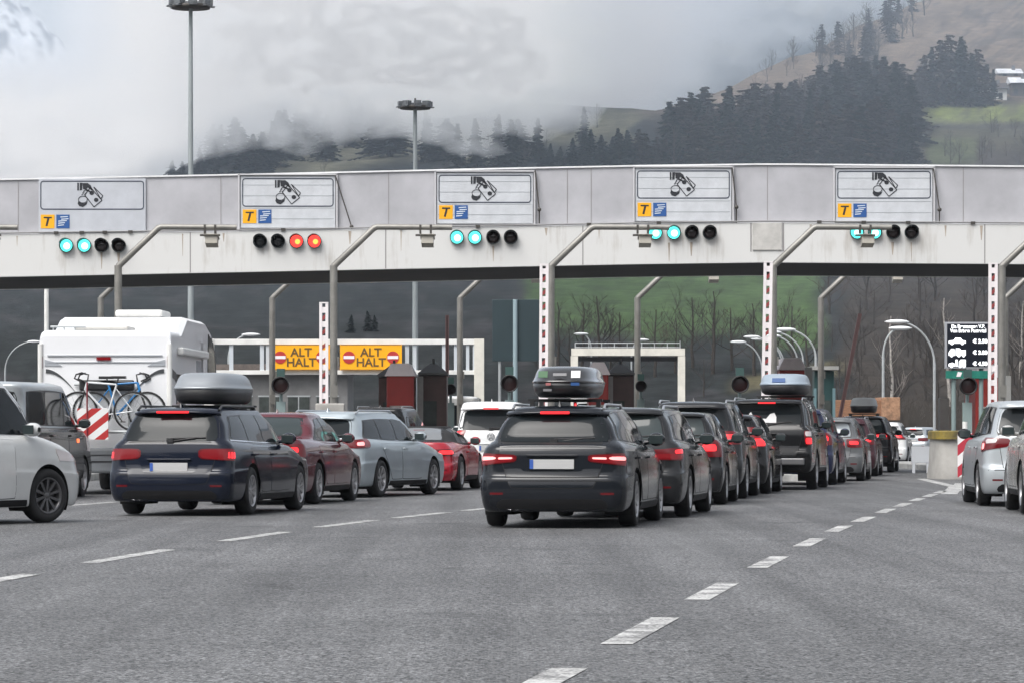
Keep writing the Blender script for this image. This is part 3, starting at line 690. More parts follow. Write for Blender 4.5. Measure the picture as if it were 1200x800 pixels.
booth(690, 713, 438, 98, 'red toll booth peeking out right of the black roof box', [(713, 745, 436)])
booth(914, 943, 432.5, 101, 'plain red toll booth behind the silver roof box of the off-road car')
booth(1143, 1175, 441, 96, 'red toll booth with white window frame right of the price display', None)
# grey columns by the booths
def column(px0, px1, y0, Y, lab, m=M_BGREY):
    k = Y / F; g = MB(); H_ = wz(y0, Y); g.box((0, 0, H_ / 2), ((px1 - px0) * k, .3, H_)); o = g.build('concrete_column', m, bevel=.012); o.location = (wx((px0 + px1) / 2, Y), Y, 0); tag(o, lab, 'column')
column(943.5, 951.5, 430, 100, 'pale grey column at the right side of the red booth behind the silver roof box')
column(1177, 1184, 440, 95, 'grey column at the right of the red booth with white window frame', M_BGREY)
column(1100, 1111.5, 466, 100, 'stubby grey concrete column behind the concrete block with yellow top', M_CONC)
# ------------------------------------------------------------------ round-headed lane signals
def lane_signal(px, py, Y, lab, hooded=True, r=.19):
    s = empty('lane_signal', (wx(px, Y), Y, .0)); z = wz(py, Y); tag(s, lab, 'traffic light', 'round lane signals on short posts')
    g = MB(); g.tube([(0, .1, 0), (0, .1, z + .3)], .045, 8); g.box((0, .1, z - .9), (.22, .18, 1.0)); g.build('post', mat('signal_post', (.20, .26, .26), .5), s)
    g = MB(); g.lathe([(.0, .0), (r * 1.1, .0), (r * 1.15, -.05), (r * 1.15, -.22), (r * 1.0, -.22), (r * .95, -.06)], (0, 0, z), 'y', 22); h = g.build('head', mat('signal_black', (.008, .008, .009), .5), s)
    g = MB(); g.lathe([(r * .96, -.07), (r * .5, -.09), (.001, -.095)], (0, 0, z), 'y', 20); g.build('lens', mat('signal_lens', (.022, .006, .006), .3), h)
    g = MB(); g.box((0, .02, z + r + .12), (.2, .12, .2)); g.build('upper_unit', mat('signal_unit', (.03, .07, .065), .6), s)
lane_signal(597, 449, 84, 'black round signal head left of the black roof box, under the dark sign back')
lane_signal(867, 450, 84, 'black round signal head left of the black off-road car')
lane_signal(1134, 452, 84, 'black round signal head below the green panel of the price display')
lane_signal(329, 451, 84, 'black round signal head under the left ALT HALT board')
lane_signal(528, 456, 104, 'dark signal head under the slender dark boom by the booths', r=.15)
lane_signal(751, 452, 104, 'dark signal head on the rear pole by the cream portal', r=.15)
# dark back of a big panel
s = empty('road_sign', (wx(604.5, 110), 110, 0)); tag(s, 'large dark green sign seen from behind on a pale post', 'sign'); k = 110 / F
g = MB(); g.box((0, .1, wz(387, 110)), (55 * k, .12, 72 * k)); g.build('panel', mat('sign_back_green', (.018, .035, .042), .5, var=.1, vs_=1), s, bevel=.01)
g = MB(); g.tube([(-.02, -.02, 0), (-.02, -.02, wz(351, 110))], .075, 10); g.build('post', mat('pale_post', (.25, .33, .36), .45), s)
g = MB(); g.tube([(-.52, .12, 0), (-.52, .12, wz(421, 110))], .05, 8); g.build('rear_post', M_GALV, s)
# cream height portal with a railing on top
YH = 142.0; k = YH / F
s = empty('height_portal', (wx(736, YH), YH, 0)); tag(s, 'cream height-limit portal with a thin railing on top', 'portal')
kx = lambda px: wx(px, YH) - wx(736, YH)
g = MB(); g.box((0, 0, wz(412.5, YH)), (kx(803) - kx(670), .35, 8.5 * k)); g.build('lintel', mat('portal_cream', (.62, .60, .54), .55), s, bevel=.01)
for px in (673, 798.5):
    g = MB(); g.box((kx(px), -.02, wz(417, YH) / 2), (.3, .3, wz(417, YH))); g.build('post', mat('portal_cream', (.62, .60, .54), .55), s, bevel=.01)
g = MB()
for px in (674, 690, 705, 720, 735, 752, 767, 782, 797): g.tube([(kx(px), 0, wz(408, YH)), (kx(px), 0, wz(399 if px in (690, 797) else 402, YH))], .022, 5)
for py in (407, 402): g.tube([(kx(674), 0, wz(py, YH)), (kx(797), 0, wz(py, YH))], .02, 5)
g.build('railing', M_GALV, s)
g = MB(); g.box((0, .3, wz(420.5, YH)), (kx(796) - kx(676), .05, 5 * k)); g.build('dark_fascia', mat('fascia_dark', (.03, .03, .035), .6), s)
# ------------------------------------------------------------------ price display
YD = 87.0; k = YD / F
s = empty('price_display', (wx(1134.5, YD), YD, 0)); tag(s, 'black electronic price display with white text and vehicle symbols in a grey frame', 'display')
z0 = wz(404.5, YD)
g = MB(); g.box((0, .06, z0), (54 * k, .16, 54 * k)); g.build('housing', mat('display_frame', (.34, .35, .38), .45), s, bevel=.012)
g = MB(); g.box((0, -.024, z0), (49.5 * k, .012, 50 * k)); scr = g.build('screen', mat('display_black', (.006, .008, .016), .3), s)
g = MB(); g.tube([(-.35, .14, 0), (-.35, .14, z0)], .06, 8); g.tube([(.35, .14, 0), (.35, .14, z0)], .06, 8); g.build('post', mat('signal_post', (.20, .26, .26), .5), s)
M_LED = mat('display_led', (.8, .82, .85), .4, emit=.9, ecol=(.95, .97, 1.0))
for t, py, sz in (('Da Bressanone V.P.', 382.8, 5.8), ('Von Brixen Pustertal', 387.8, 5.8)):
    text_mesh('display_text', t, sz * k, M_LED, scr, (0, -.034, wz(py, YD)), sx=.86, depth=.002, bold=.004)
for i, (t, py) in enumerate((('€ 2,50', 400), ('€ 3,00', 413), ('€ 4,50', 426))):
    text_mesh('display_text', t, 6.3 * k, M_LED, scr, (14 * k, -.034, wz(py, YD)), sx=1.0, depth=.002, bold=.006)
g = MB(); yy0, yy1 = -.038, -.032
def dp(pts, ox, oz): g.prism([((ox + x) * k, oz + z * k) for x, z in pts], yy0, yy1)
zc = wz(400, YD)
dp([(-10, -2.2), (10, -2.2), (10, .6), (6, 1.4), (4, 4), (-2, 4.2), (-4, 1.4), (-10, .6)], -13, zc)
for sx in (-6, 6): dp([(sx + 1.8 * math.cos(t), -2.2 + 1.8 * math.sin(t)) for t in np.linspace(0, 6.28, 10, endpoint=False)], -13, zc)
zc = wz(413, YD)
dp([(-10, -3.4), (-2.5, -3.4), (-2.5, 3), (-4, 4.6), (-7, 4.6), (-10, .4)], -13, zc); dp([(-1.6, -3.2), (10, -3.2), (10, 3), (4.5, 3), (3, 5), (-1.6, 5.2)], -13, zc)
for sx in (-6.5, 2, 7.5): dp([(sx + 1.7 * math.cos(t), -3.4 + 1.7 * math.sin(t)) for t in np.linspace(0, 6.28, 10, endpoint=False)], -13, zc)
zc = wz(426, YD)
dp([(-10, -3), (-3, -3), (-3, .5), (-6, 1.5), (-10, .2)], -13, zc); dp([(-2, -3), (.5, -3), (.5, 5), (-2, 5)], -13, zc); dp([(2, -3), (10, -3), (10, 5), (4, 5), (2, 2.6)], -13, zc)
for sx in (-6.5, 3.4, 8): dp([(sx + 1.6 * math.cos(t), -3 + 1.6 * math.sin(t)) for t in np.linspace(0, 6.28, 10, endpoint=False)], -13, zc)
g.build('vehicle_symbol', M_LED, scr)
g = MB(); g.box((0, .04, wz(438.5, YD)), (52 * k, .08, 9 * k)); gp_ = g.build('green_panel', mat('panel_green', (.01, .16, .12), .45, var=.2, vs_=3), s)
g = MB(); g.prism([(-14 * k, wz(441, YD)), (-9 * k, wz(441, YD)), (-7 * k, wz(436, YD)), (-12 * k, wz(435, YD))], -.01, -.004); g.box((-1 * k, -.006, wz(437, YD)), (8 * k, .006, 2 * k)); g.build('white_mark', mat('sign_white', (.78, .74, .76), .5), gp_)
# ------------------------------------------------------------------ high masts
def high_mast(px, Y, ytop, r, lab):
    s = empty('high_mast', (wx(px, Y), Y, 0)); tag(s, lab, 'light mast', 'tall floodlight masts behind the canopy'); H_ = wz(ytop, Y); k = Y / F
    g = MB(); g.tube([(0, 0, 0), (0, 0, H_ * .5), (0, 0, H_)], [r, r * .8, r * .55], 12); g.build('mast', mat('mast_grey', (.30, .33, .34), .5, metal=.3, var=.1, vs_=.5), s)
    g = MB(); g.lathe([(.15, H_ - .1), (.85, H_ - .1), (.85, H_ + .06), (.15, H_ + .06)], (0, 0, 0), 'z', 20); g.tube([(0, 0, H_), (0, 0, H_ + .5)], .05, 6); g.build('head_ring', M_ROD, s)
    for j in range(8):
        a = 2 * math.pi * j / 8 + .2; g = MB(); g.box((.78 * math.cos(a), .78 * math.sin(a), H_ + .18), (.36, .36, .26), rz=a); g.box((.85 * math.cos(a), .85 * math.sin(a), H_ + .0), (.42, .34, .05), rz=a)
        g.build('floodlight', mat('floodlight_body', (.12, .13, .14), .4, var=.5, vs_=6), s)
high_mast(223.5, 150, 8, .155, 'taller floodlight mast above the left part of the canopy'); high_mast(486.5, 190, 126, .19, 'shorter looking floodlight mast before the wooded hill, left of centre')
g = MB(); s = empty('white_post', (wx(54.5, 120), 120, 0)); tag(s, 'plain thin white post standing behind the motorhome', 'post'); g.tube([(0, 0, 0), (0, 0, 6.6)], .085, 10); g.build('post', M_PORT, s)
# ------------------------------------------------------------------ arched street lamps
def street_lamp(px, py, Y, lab, dirn=1, drop=38, reach=28, sc=1.0):
    """px,py lamp head; the arm bends away and down to its post"""
    k = Y / F; H_ = wz(py, Y); s = empty('street_lamp', (wx(px + dirn * reach, Y), Y, 0)); tag(s, lab, 'street lamp', 'arched street lamps beyond the toll plaza')
    L = reach * k * dirn; D = drop * k; pts = [(0, 0, 0), (0, 0, H_ - D)]
    for t in np.linspace(0, math.pi / 2, 10)[1:]: pts.append((-L * (1 - math.cos(t)), 0, H_ - D + D * math.sin(t)))
    g = MB(); g.tube(pts, [.07 * sc] * 2 + [.05 * sc] * (len(pts) - 2), 6); g.build('pole', M_GALV, s)
    g = MB(); x = -L; d = -dirn
    G = [[(x + d * (a - .5) * 1.1 * sc, .22 * sc * math.sin(math.pi * a) ** .5 * math.cos(t), H_ + .0 + .1 * sc * math.sin(math.pi * a) ** .5 * math.sin(t)) for t in np.linspace(0, 2 * math.pi, 10, endpoint=False)] for a in np.linspace(.001, .999, 9)]
    g.grid(G, close_u=True); g.build('lamp_head', mat('lamp_head_white', (.80, .82, .83), .35), s)
street_lamp(1051, 377, 150, 'taller arched street lamp left of the price display, head above the lower one', 1, 50, 44)
street_lamp(1055, 384.5, 158, 'lower arched street lamp bending right from the far pole left of the price display', -1, 32, 20)
street_lamp(920, 386, 170, 'arched lamp nearest the rear pole by the green hut', 1, 34, 36)
street_lamp(905, 389, 178, 'arched lamp directly behind the boom, highest of the bunch on its left', 1, 34, 36, .9)
street_lamp(905, 393.5, 188, 'arched lamp directly behind the boom, slightly lower inner arc', 1, 34, 30, .9)
street_lamp(881, 394.5, 196, 'arched lamp with its head left of the boom, outer arc of the pair', 1, 34, 38, .9)
street_lamp(889, 397, 206, 'arched lamp with its head touching the boom, inner arc of the pair', 1, 34, 28, .9)
street_lamp(865, 400.5, 214, 'leftmost arched lamp of the bunch beside the boom', 1, 34, 28, .95)
street_lamp(681, 391, 200, 'small pale lamp head above the cream portal, left one', 1, 20, 12, .8)
street_lamp(752, 398, 200, 'small pale lamp head touching the rear pole above the cream portal', -1, 20, 12, .8)
street_lamp(294, 392, 175, 'arched street lamp above the hut roof left of the ALT HALT boards', -1, 26, 26, .9)
street_lamp(40, 400, 190, 'arched street lamp at the left behind the motorhome', -1, 34, 34, .7)
# low office block behind the motorhome, with roof
YO = 160; k = YO / F; s = empty('office_building', (wx(300, YO), YO, 0)); tag(s, 'low office building with dark windows behind the ALT HALT portal', 'building')
g = MB(); g.box((0, 3, wz(437, YO) / 2), (8.6, 6, wz(437, YO))); g.build('wall', mat('office_wall', (.16, .16, .16), .7, var=.2, vs_=1), s, bevel=.02)
g = MB(); g.prism([(-5, wz(436.5, YO)), (5.2, wz(436.5, YO)), (3.4, wz(426, YO)), (-3.6, wz(427, YO))], -.6, 6.6); g.build('roof', mat('office_roof', (.12, .10, .09), .8, var=.4, vs_=2), s)
for i in range(6):
    g = MB(); g.box((-3.4 + i * 1.35, -.01, 2.2), (1.0, .06, 1.3)); wd = g.build('window', M_GLS, s)
    g = MB(); g.box((-3.4 + i * 1.35, -.045, 2.2), (.05, .03, 1.3)); g.box((-3.4 + i * 1.35, -.045, 2.87), (1.1, .03, .07)); g.build('window_frame', M_GALV, wd)
# green glazed hut
YG = 112; s = empty('glazed_hut', (wx(966, YG), YG, 0)); tag(s, 'small dark green glazed hut beside the red booth and slanting boom', 'hut'); k = YG / F
g = MB(); g.box((0, 1, wz(434, YG) / 2), (23 * k, 2, wz(434, YG))); g.build('wall', mat('hut_green', (.025, .06, .06), .3, var=.2, vs_=2), s, bevel=.02)
g = MB(); g.box((0, .9, wz(431, YG)), (32 * k, 2.4, .12)); g.build('roof', M_BGREY, s)
for sx in (-1, 1):
    g = MB(); g.box((sx * 11 * k, -.05, 1.3), (.09, .09, 2.6)); g.build('post', mat('hut_frame', (.12, .2, .22), .5), s)
g = MB(); g.box((0, -.02, 1.6), (16 * k, .04, 1.2)); g.build('window', M_GLS, s)
# ------------------------------------------------------------------ concrete block with yellow top, hazard panel, white barrier board
YC = 84.0; k = YC / F
s = empty('crash_block', (wx(1110, YC), YC, 0)); tag(s, 'weathered concrete crash block with a yellow and black top band', 'crash block')
g = MB(); wv = 19 * k; zt = wz(513, YC)
G = []
for z, f_ in ((0, 1.12), (.1, 1.12), (.35, 1.02), (zt, .95)):
    G.append([(wv * f_ * math.copysign(abs(math.cos(t)) ** .6, math.cos(t)), 1.0 * f_ * math.copysign(abs(math.sin(t)) ** .6, math.sin(t)), z) for t in np.linspace(0, 2 * math.pi, 28, endpoint=False)])
g.grid(G, close_u=True); g.build('block', M_CONC, s)
g = MB(); G = []
for z, f_ in ((zt - .02, .97), (zt - .02, 1.06), (zt + .16, 1.06), (zt + .19, 1.0), (zt + .19, .01)):
    G.append([(wv * f_ * math.copysign(abs(math.cos(t)) ** .6, math.cos(t)), 1.0 * f_ * math.copysign(abs(math.sin(t)) ** .6, math.sin(t)), z) for t in np.linspace(0, 2 * math.pi, 28, endpoint=False)])
g.grid(G, close_u=True, smooth=False); g.build('top_band', mat('band_yellow', (.30, .22, .03), .6, col2=(.07, .06, .03), vs_=1.4), s)
g = MB(); g.box((wx(1128, 79) - s.location.x, -1.3, .62), (.05, .16, 1.1), rx=0); 
g = MB(); YH2 = 77.5; g.box((0, 0, .62), (.34, .03, 1.0)); o = g.build('hazard_panel', stripe_mat('hazard_red_white', (.72, .70, .70), (.40, .03, .05), .38, R(-50)), None, bevel=.004); o.location = (wx(1131, YH2), YH2, 0)
tag(o, 'upright red and white hazard panel between the crash block and the silver compact car', 'hazard panel')
g2 = MB(); g2.tube([(0, .04, 0), (0, .04, 1.35)], .035, 8); g2.tube([(0, .04, 1.2), (0, .04, 1.38)], .06, 8); g2.build('post', M_PORT, o)
YW = 96; g = MB(); g.box((0, 0, .52), (22 * YW / F, .1, .46)); g.box((-.2, 0, .15), (.08, .08, .3)); g.box((.2, 0, .15), (.08, .08, .3)); o = g.build('barrier_board', mat('board_grey', (.55, .57, .6), .5), bevel=.01); o.location = (wx(1079, YW), YW, 0); tag(o, 'plain pale grey board on the ground left of the crash block', 'barrier board')
# ------------------------------------------------------------------ vehicles
def paint(name, col, rough=.12, metal=.0, dirt=.06):
    dk = max(col) < .07
    return mat('paint_' + name, col, rough, metal, coat=.10 if dk else .3, var=dirt, vs_=2.5, spec=.32 if dk else .5)
M_TYRE = mat('tyre_rubber', (.012, .012, .013), .8, var=.3, vs_=12); M_RIM = mat('alloy_rim', (.42, .42, .43), .32, metal=.7); M_RIMD = mat('alloy_rim_dark', (.12, .12, .125), .35, metal=.6)
M_GLASS = mat('tinted_glass', (.010, .013, .015), .05, spec=.2); M_GLASSL = mat('clear_rear_glass', (.030, .040, .042), .06, spec=.35); M_SEAL = mat('window_seal', (.01, .01, .011), .4); M_WELL = mat('wheel_well', (.008, .008, .008), .9); M_GAP = mat('panel_gap', (.006, .006, .007), .8)
M_TAIL = mat('tail_lens', (.11, .003, .006), .12, coat=.1); M_TAILC = mat('tail_clear', (.5, .45, .45), .15, coat=.8)
M_TLIT = mat('tail_lit', (.6, .02, .02), .2, emit=.85, ecol=(1.0, .02, .03)); M_TLIT2 = mat('tail_lit_soft', (.12, .003, .006), .15, emit=.045, ecol=(1.0, .015, .03)); M_THOT = mat('tail_hot', (.8, .3, .3), .2, emit=1.0, ecol=(1.0, .25, .25)); M_AMB = mat('amber_lit', (.8, .25, .05), .2, emit=.9, ecol=(1.0, .16, .05))
M_PLATE = mat('plate_white', (.42, .42, .42), .5); M_PBLU = mat('plate_blue', (.03, .09, .35), .5); M_CHROME = mat('chrome_trim', (.6, .6, .62), .18, metal=.9); M_BPLA = mat('bumper_plastic', (.009, .009, .010), .6, var=.15, vs_=5, spec=.25)
M_DISC = mat('brake_dark', (.03, .03, .03), .6)
def pchip(v, ys):
    ys = np.asarray(ys, float); n = len(ys); d = np.diff(ys); m = np.zeros(n); m[0] = d[0]; m[-1] = d[-1]
    for i in range(1, n - 1): m[i] = 0 if d[i - 1] * d[i] <= 0 else 2 * d[i - 1] * d[i] / (d[i - 1] + d[i])
    i = np.clip(np.floor(v).astype(int), 0, n - 2); t = v - i
    return (2 * t**3 - 3 * t**2 + 1) * ys[i] + (t**3 - 2 * t**2 + t) * m[i] + (-2 * t**3 + 3 * t**2) * ys[i + 1] + (t**3 - t**2) * m[i + 1]
NR, NC, NS, NF = 9, 7, 84, 7
class Shell:
    """body surface lofted through horizontal rings; P holds real dimensions"""
    def __init__(s, P):
        s.P = P; L, W, H = P['L'], P['W'] / 2, P['H']; zb = P.get('belt', .93); zn = P.get('nose', .72); yc = P['cowl']; zc = P.get('cowlz', zb + .02); gc = P.get('gc', .19)
        yrt, yft = P['roof_r'], P['roof_f']; wr = P.get('wroof', W - .26); deck = P.get('deck'); rz = P.get('beltr', zb + .03); tp = P.get('taper', .07); lean = P.get('lean', .0); rc = P.get('rc', .2)
        hr, hf = P.get('roofz_r', H - .05), P.get('roofz_f', H - .07); bz = P.get('bump', .62); tl = P.get('tail_y', .08)
        # zr zm zf  yr  yf  w  rr rf tap
        K = [(gc + .06, gc + .06, gc + .06, .25, L - .3, W * .80, .15, .2, tp * .5),
             (gc, gc, gc, .10, L - .08, W * .93, .20, .3, tp),
             (gc + .08, gc + .05, gc + .08, .03, L - .03, W * .975, rc, .32, tp),
             (bz - .16, .46, .48, .0, L, W * 1.0, rc, .34, tp),
             (bz - .03, .62, .58, .012, L - .01, W * 1.0, rc, .34, tp),
             (bz + .02, .67, .62, tl * .72, L - .03, W * .995, rc, .34, tp),
             ((bz + rz) / 2, (bz + zb) / 2 + .02, (.62 + zn) / 2 + .02, tl, L - .07, W * .985, rc, .34, tp * 1.1)]
        if deck:
            dz = P.get('deckz', zb + .06)
            K += [(dz - .10, zb - .07, zn - .06, tl + .01, L - .12, W * .965, rc, .36, tp * 1.3), (dz, zb, zn, tl + .04, L - .20, W * .915, rc * .9, .36, tp * 1.7),
                  (dz + .015, zb + .02, zc, deck, yc, W * .86, .12, .25, tp * .5), ((dz + H) / 2, (zb + H) / 2, (zc + hf) / 2 + .03, (deck + yrt) / 2 + .0, (yc + yft) / 2 + .05, (W * .86 + wr) / 2 + .02, .16, .25, tp * .4)]
        else:
            K += [(rz - .07, zb - .07, zn - .06, tl + .02, L - .12, W * .97, rc, .36, tp * 1.2), (rz, zb, zn, tl + .05 + lean * .1, L - .20, W * .925, rc, .36, tp * 1.5),
                  (rz + .03, zb + .02, zc, tl + .07 + lean * .16, yc, W * .885, rc * .9, .25, tp * 1.5), ((rz + H) / 2, (zb + H) / 2, (zc + hf) / 2 + .03, tl + .08 + (yrt - tl) * .42, (yc + yft) / 2 + .05, (W * .885 + wr) / 2 + .02, rc * .9, .25, tp * 1.3)]
        K += [(hr - .045, H - .10, hf - .03, yrt - .05, yft + .05, wr + .035, .17, .25, tp * 1.2), (hr, H - .05, hf, yrt, yft, wr, .16, .22, tp),
              (hr + .028, H - .012, hf + .02, yrt + .1, yft - .08, wr * .78, .12, .2, tp * .6), (hr + .04, H, hf + .03, yrt + .2, yft - .2, .04, .01, .01, 0)]
        K = np.array(K); s.nk = len(K); sub = P.get('sub', 4); s.sub = sub
        v = np.linspace(0, s.nk - 1, (s.nk - 1) * sub + 1); A = np.stack([pchip(v, K[:, i]) for i in range(9)], 1); s.v = v
        s.NU = NR + NC + NS + NC + NF
        rows = []
        for vi, (zr, zm, zf, yr, yf, w, rr, rf, tap) in zip(v, A):
            rr = min(rr, w * .6); rf = min(rf, w * .6); ym = L * .5; bow = P.get('bow', .05) * min(1, w / W)
            def wid(y): return w - tap * np.clip((ym - y) / (ym - yr), 0, 1) ** 3 - tap * 1.2 * np.clip((y - ym) / (yf - ym), 0, 1) ** 3
            wr0 = float(wid(yr + bow + rr)); wf0 = float(wid(yf - bow * 1.6 - rf))
            xs = []; ys = []
            for t in np.linspace(0, 1, NR, endpoint=False): x = t * (wr0 - rr); xs.append(x); ys.append(yr + bow * (x / max(wr0, .01)) ** 2)
            yb_ = yr + bow * ((wr0 - rr) / max(wr0, .01)) ** 2
            for t in np.linspace(0, 1, NC, endpoint=False): a = t * math.pi / 2; xs.append(wr0 - rr + rr * math.sin(a)); ys.append(yb_ + rr * (1 - math.cos(a)))
            y0 = yb_ + rr; fb = bow * 1.8; yfb = yf - fb * ((wf0 - rf) / max(wf0, .01)) ** 2; y1 = yfb - rf
            for t in np.linspace(0, 1, NS, endpoint=False): y = y0 + (y1 - y0) * t; ys.append(y); xs.append(float(wid(y)))
            for t in np.linspace(0, 1, NC, endpoint=False): a = t * math.pi / 2; xs.append(wf0 - rf + rf * math.cos(a)); ys.append(y1 + rf * math.sin(a))
            for t in np.linspace(0, 1, NF): x = (1 - t) * (wf0 - rf); xs.append(x); ys.append(yf - fb * (x / max(wf0, .01)) ** 2)
            xs = np.array(xs); ys = np.array(ys); zs = np.full_like(ys, zm)
            zs = zs + (zr - zm) * np.clip((ym - ys) / (ym - yr + 1e-6), 0, 1) ** P.get('zpow', 1.6)
            if 6.5 < vi < 9: st = yc - .15; pw = 1.25
            else: st = ym; pw = 2.0
            zs = zs + (zf - zm) * np.clip((ys - st) / (yf - st + 1e-6), 0, 1) ** pw
            rows.append(np.stack([xs, ys, zs], 1))
        s.G = np.array(rows)         # [v,u,3] right half
    def at(s, u, z, lo=1, hi=12.2):
        """surface point on column u (float) at height z"""
        u = min(max(u, 0), s.NU - 1); i = int(u); f = u - i; j = min(i + 1, s.NU - 1)
        c = s.G[:, i] * (1 - f) + s.G[:, j] * f; m = (s.v >= lo) & (s.v <= hi); c = c[m]
        zz = np.maximum.accumulate(c[:, 2] + np.arange(len(c)) * 1e-7)
        return np.array([np.interp(z, zz, c[:, 0]), np.interp(z, zz, c[:, 1]), z])
    def u_rear(s, x, z):
        m = int(np.argmin(abs(s.v - 6))) if z < 1.0 else int(np.argmin(abs(s.v - 9.5)))
        return float(np.interp(x, s.G[m, :NR + NC, 0], np.arange(NR + NC)))
    def rear(s, x, z, lo=1, hi=12.2):
        sg = -1 if x < 0 else 1; x = abs(x); m = (s.v >= lo) & (s.v <= hi); rows = s.G[m]
        zz = []; yy = []
        for r in rows:
            zz.append(np.interp(x, r[:NR + NC + 1, 0], r[:NR + NC + 1, 2])); yy.append(np.interp(x, r[:NR + NC + 1, 0], r[:NR + NC + 1, 1]))
        zz = np.maximum.accumulate(np.array(zz) + np.arange(len(zz)) * 1e-7)
        return np.array([sg * x, np.interp(z, zz, yy), z])
    def side(s, y, z, lo=1, hi=12.2):
        m = (s.v >= lo) & (s.v <= hi); zz = []; xx = []
        a, b = NR, NR + NC + NS + NC
        for r in s.G[m]:
            zz.append(np.interp(y, r[a:b, 1], r[a:b, 2])); xx.append(np.interp(y, r[a:b, 1], r[a:b, 0]))
        zz = np.maximum.accumulate(np.array(zz) + np.arange(len(zz)) * 1e-7)
        return np.array([np.interp(z, zz, xx), y, z])
    def front(s, x, z, lo=8.8, hi=12.2):
        sg = -1 if x < 0 else 1; x = abs(x); m = (s.v >= lo) & (s.v <= hi); zz = []; yy = []
        for r in s.G[m]:
            q = r[-(NF + NC):][::-1]; zz.append(np.interp(x, q[:, 0], q[:, 2])); yy.append(np.interp(x, q[:, 0], q[:, 1]))
        zz = np.maximum.accumulate(np.array(zz) + np.arange(len(zz)) * 1e-7)
        return np.array([sg * x, np.interp(z, zz, yy), z])
def patch_grid(fn, A, B, C, D, n=10, m=6, bulge_t=0, bulge_b=0, rnd=.06):
    """A,B bottom ends, C,D top ends (C above B, D above A) as (a,z); returns grid on the surface"""
    G = []
    for j in range(m + 1):
        t = j / m; row = []
        fr = 1 - rnd * abs(2 * t - 1) ** 6
        for i in range(n + 1):
            s_ = i / n; s2 = .5 + (s_ - .5) * fr; t2 = .5 + (t - .5) * (1 - rnd * .8 * abs(2 * s_ - 1) ** 6)
            bz = bulge_b * (1 - (2 * s2 - 1) ** 2); tz = bulge_t * (1 - (2 * s2 - 1) ** 2)
            a = (A[0] * (1 - s2) + B[0] * s2) * (1 - t2) + (D[0] * (1 - s2) + C[0] * s2) * t2
            z = (A[1] * (1 - s2) + B[1] * s2 + bz) * (1 - t2) + (D[1] * (1 - s2) + C[1] * s2 + tz) * t2
            row.append(fn(a, z))
        G.append(row)
    return np.array(G)
def raise_grid(G, off, outward):
    du = np.gradient(G, axis=1); dv = np.gradient(G, axis=0); nn = np.cross(du, dv); l = np.linalg.norm(nn, axis=2, keepdims=True); l[l < 1e-9] = 1; nn = nn / l
    c = nn[nn.shape[0] // 2, nn.shape[1] // 2]
    if np.dot(c, outward) < 0: nn = -nn
    return G + nn * off
def add_patch(mb, G, off, outward, mi=0, sk=None):
    T = raise_grid(G, off, outward); mb.grid(T, mi)
    B = raise_grid(G, -.012 if sk is None else sk, outward)
    for a, b in ((T[0], B[0]), (T[-1], B[-1]), (T[:, 0], B[:, 0]), (T[:, -1], B[:, -1])): mb.grid(np.stack([a, b]), mi, smooth=False)
def mirror(G): H = G.copy(); H[..., 0] *= -1; return H
def wheel(parent, x, y, r, w_=.21, spokes=5, rim=M_RIM, sgn=1, steer=0):
    mb = MB(); h = w_ / 2
    mb.lathe([(r * .66, -h * .9), (r * .82, -h), (r * .95, -h * .92), (r, -h * .6), (r, h * .6), (r * .95, h * .92), (r * .82, h), (r * .66, h * .9), (r * .64, 0), (r * .66, -h * .9)], (0, 0, 0), 'x', 30)
    o = mb.build('wheel', M_TYRE, parent); o.location = (x, y, r); o.rotation_euler = (0, 0, steer)
    g = MB(); s = sgn
    g.lathe([(r * .67, s * h * .95), (r * .64, s * h * .97), (r * .60, s * h * .8), (r * .58, s * h * .2)], (0, 0, 0), 'x', 30, 0)
    g.lathe([(.001, s * h * .72), (r * .1, s * h * .72), (r * .13, s * h * .6)], (0, 0, 0), 'x', 14, 0)
    g.lathe([(.001, s * h * .15), (r * .62, s * h * .15)], (0, 0, 0), 'x', 24, 1)
    for k in range(spokes):
        a = 2 * math.pi * k / spokes + .3; ca, sa = math.cos(a), math.sin(a); wd0, wd1 = r * .055, r * .095
        if spokes > 7: wd0, wd1 = r * .04, r * .055
        p = lambda rr, ww, xx: (xx, rr * ca - ww * sa, rr * sa + ww * ca)
        i_, o_ = r * .09, r * .62
        x0, x1 = s * h * .45, s * h * .78
        g.add([p(i_, -wd0, x1 * .85), p(i_, wd0, x1 * .85), p(o_, wd1, x1 * 1.1), p(o_, -wd1, x1 * 1.1), p(i_, -wd0, x0), p(i_, wd0, x0), p(o_, wd1, x0), p(o_, -wd1, x0)],
              [(0, 1, 2, 3), (0, 4, 5, 1), (1, 5, 6, 2), (2, 6, 7, 3), (3, 7, 4, 0)])
    g.build('rim', [rim, M_DISC], o)
    return o
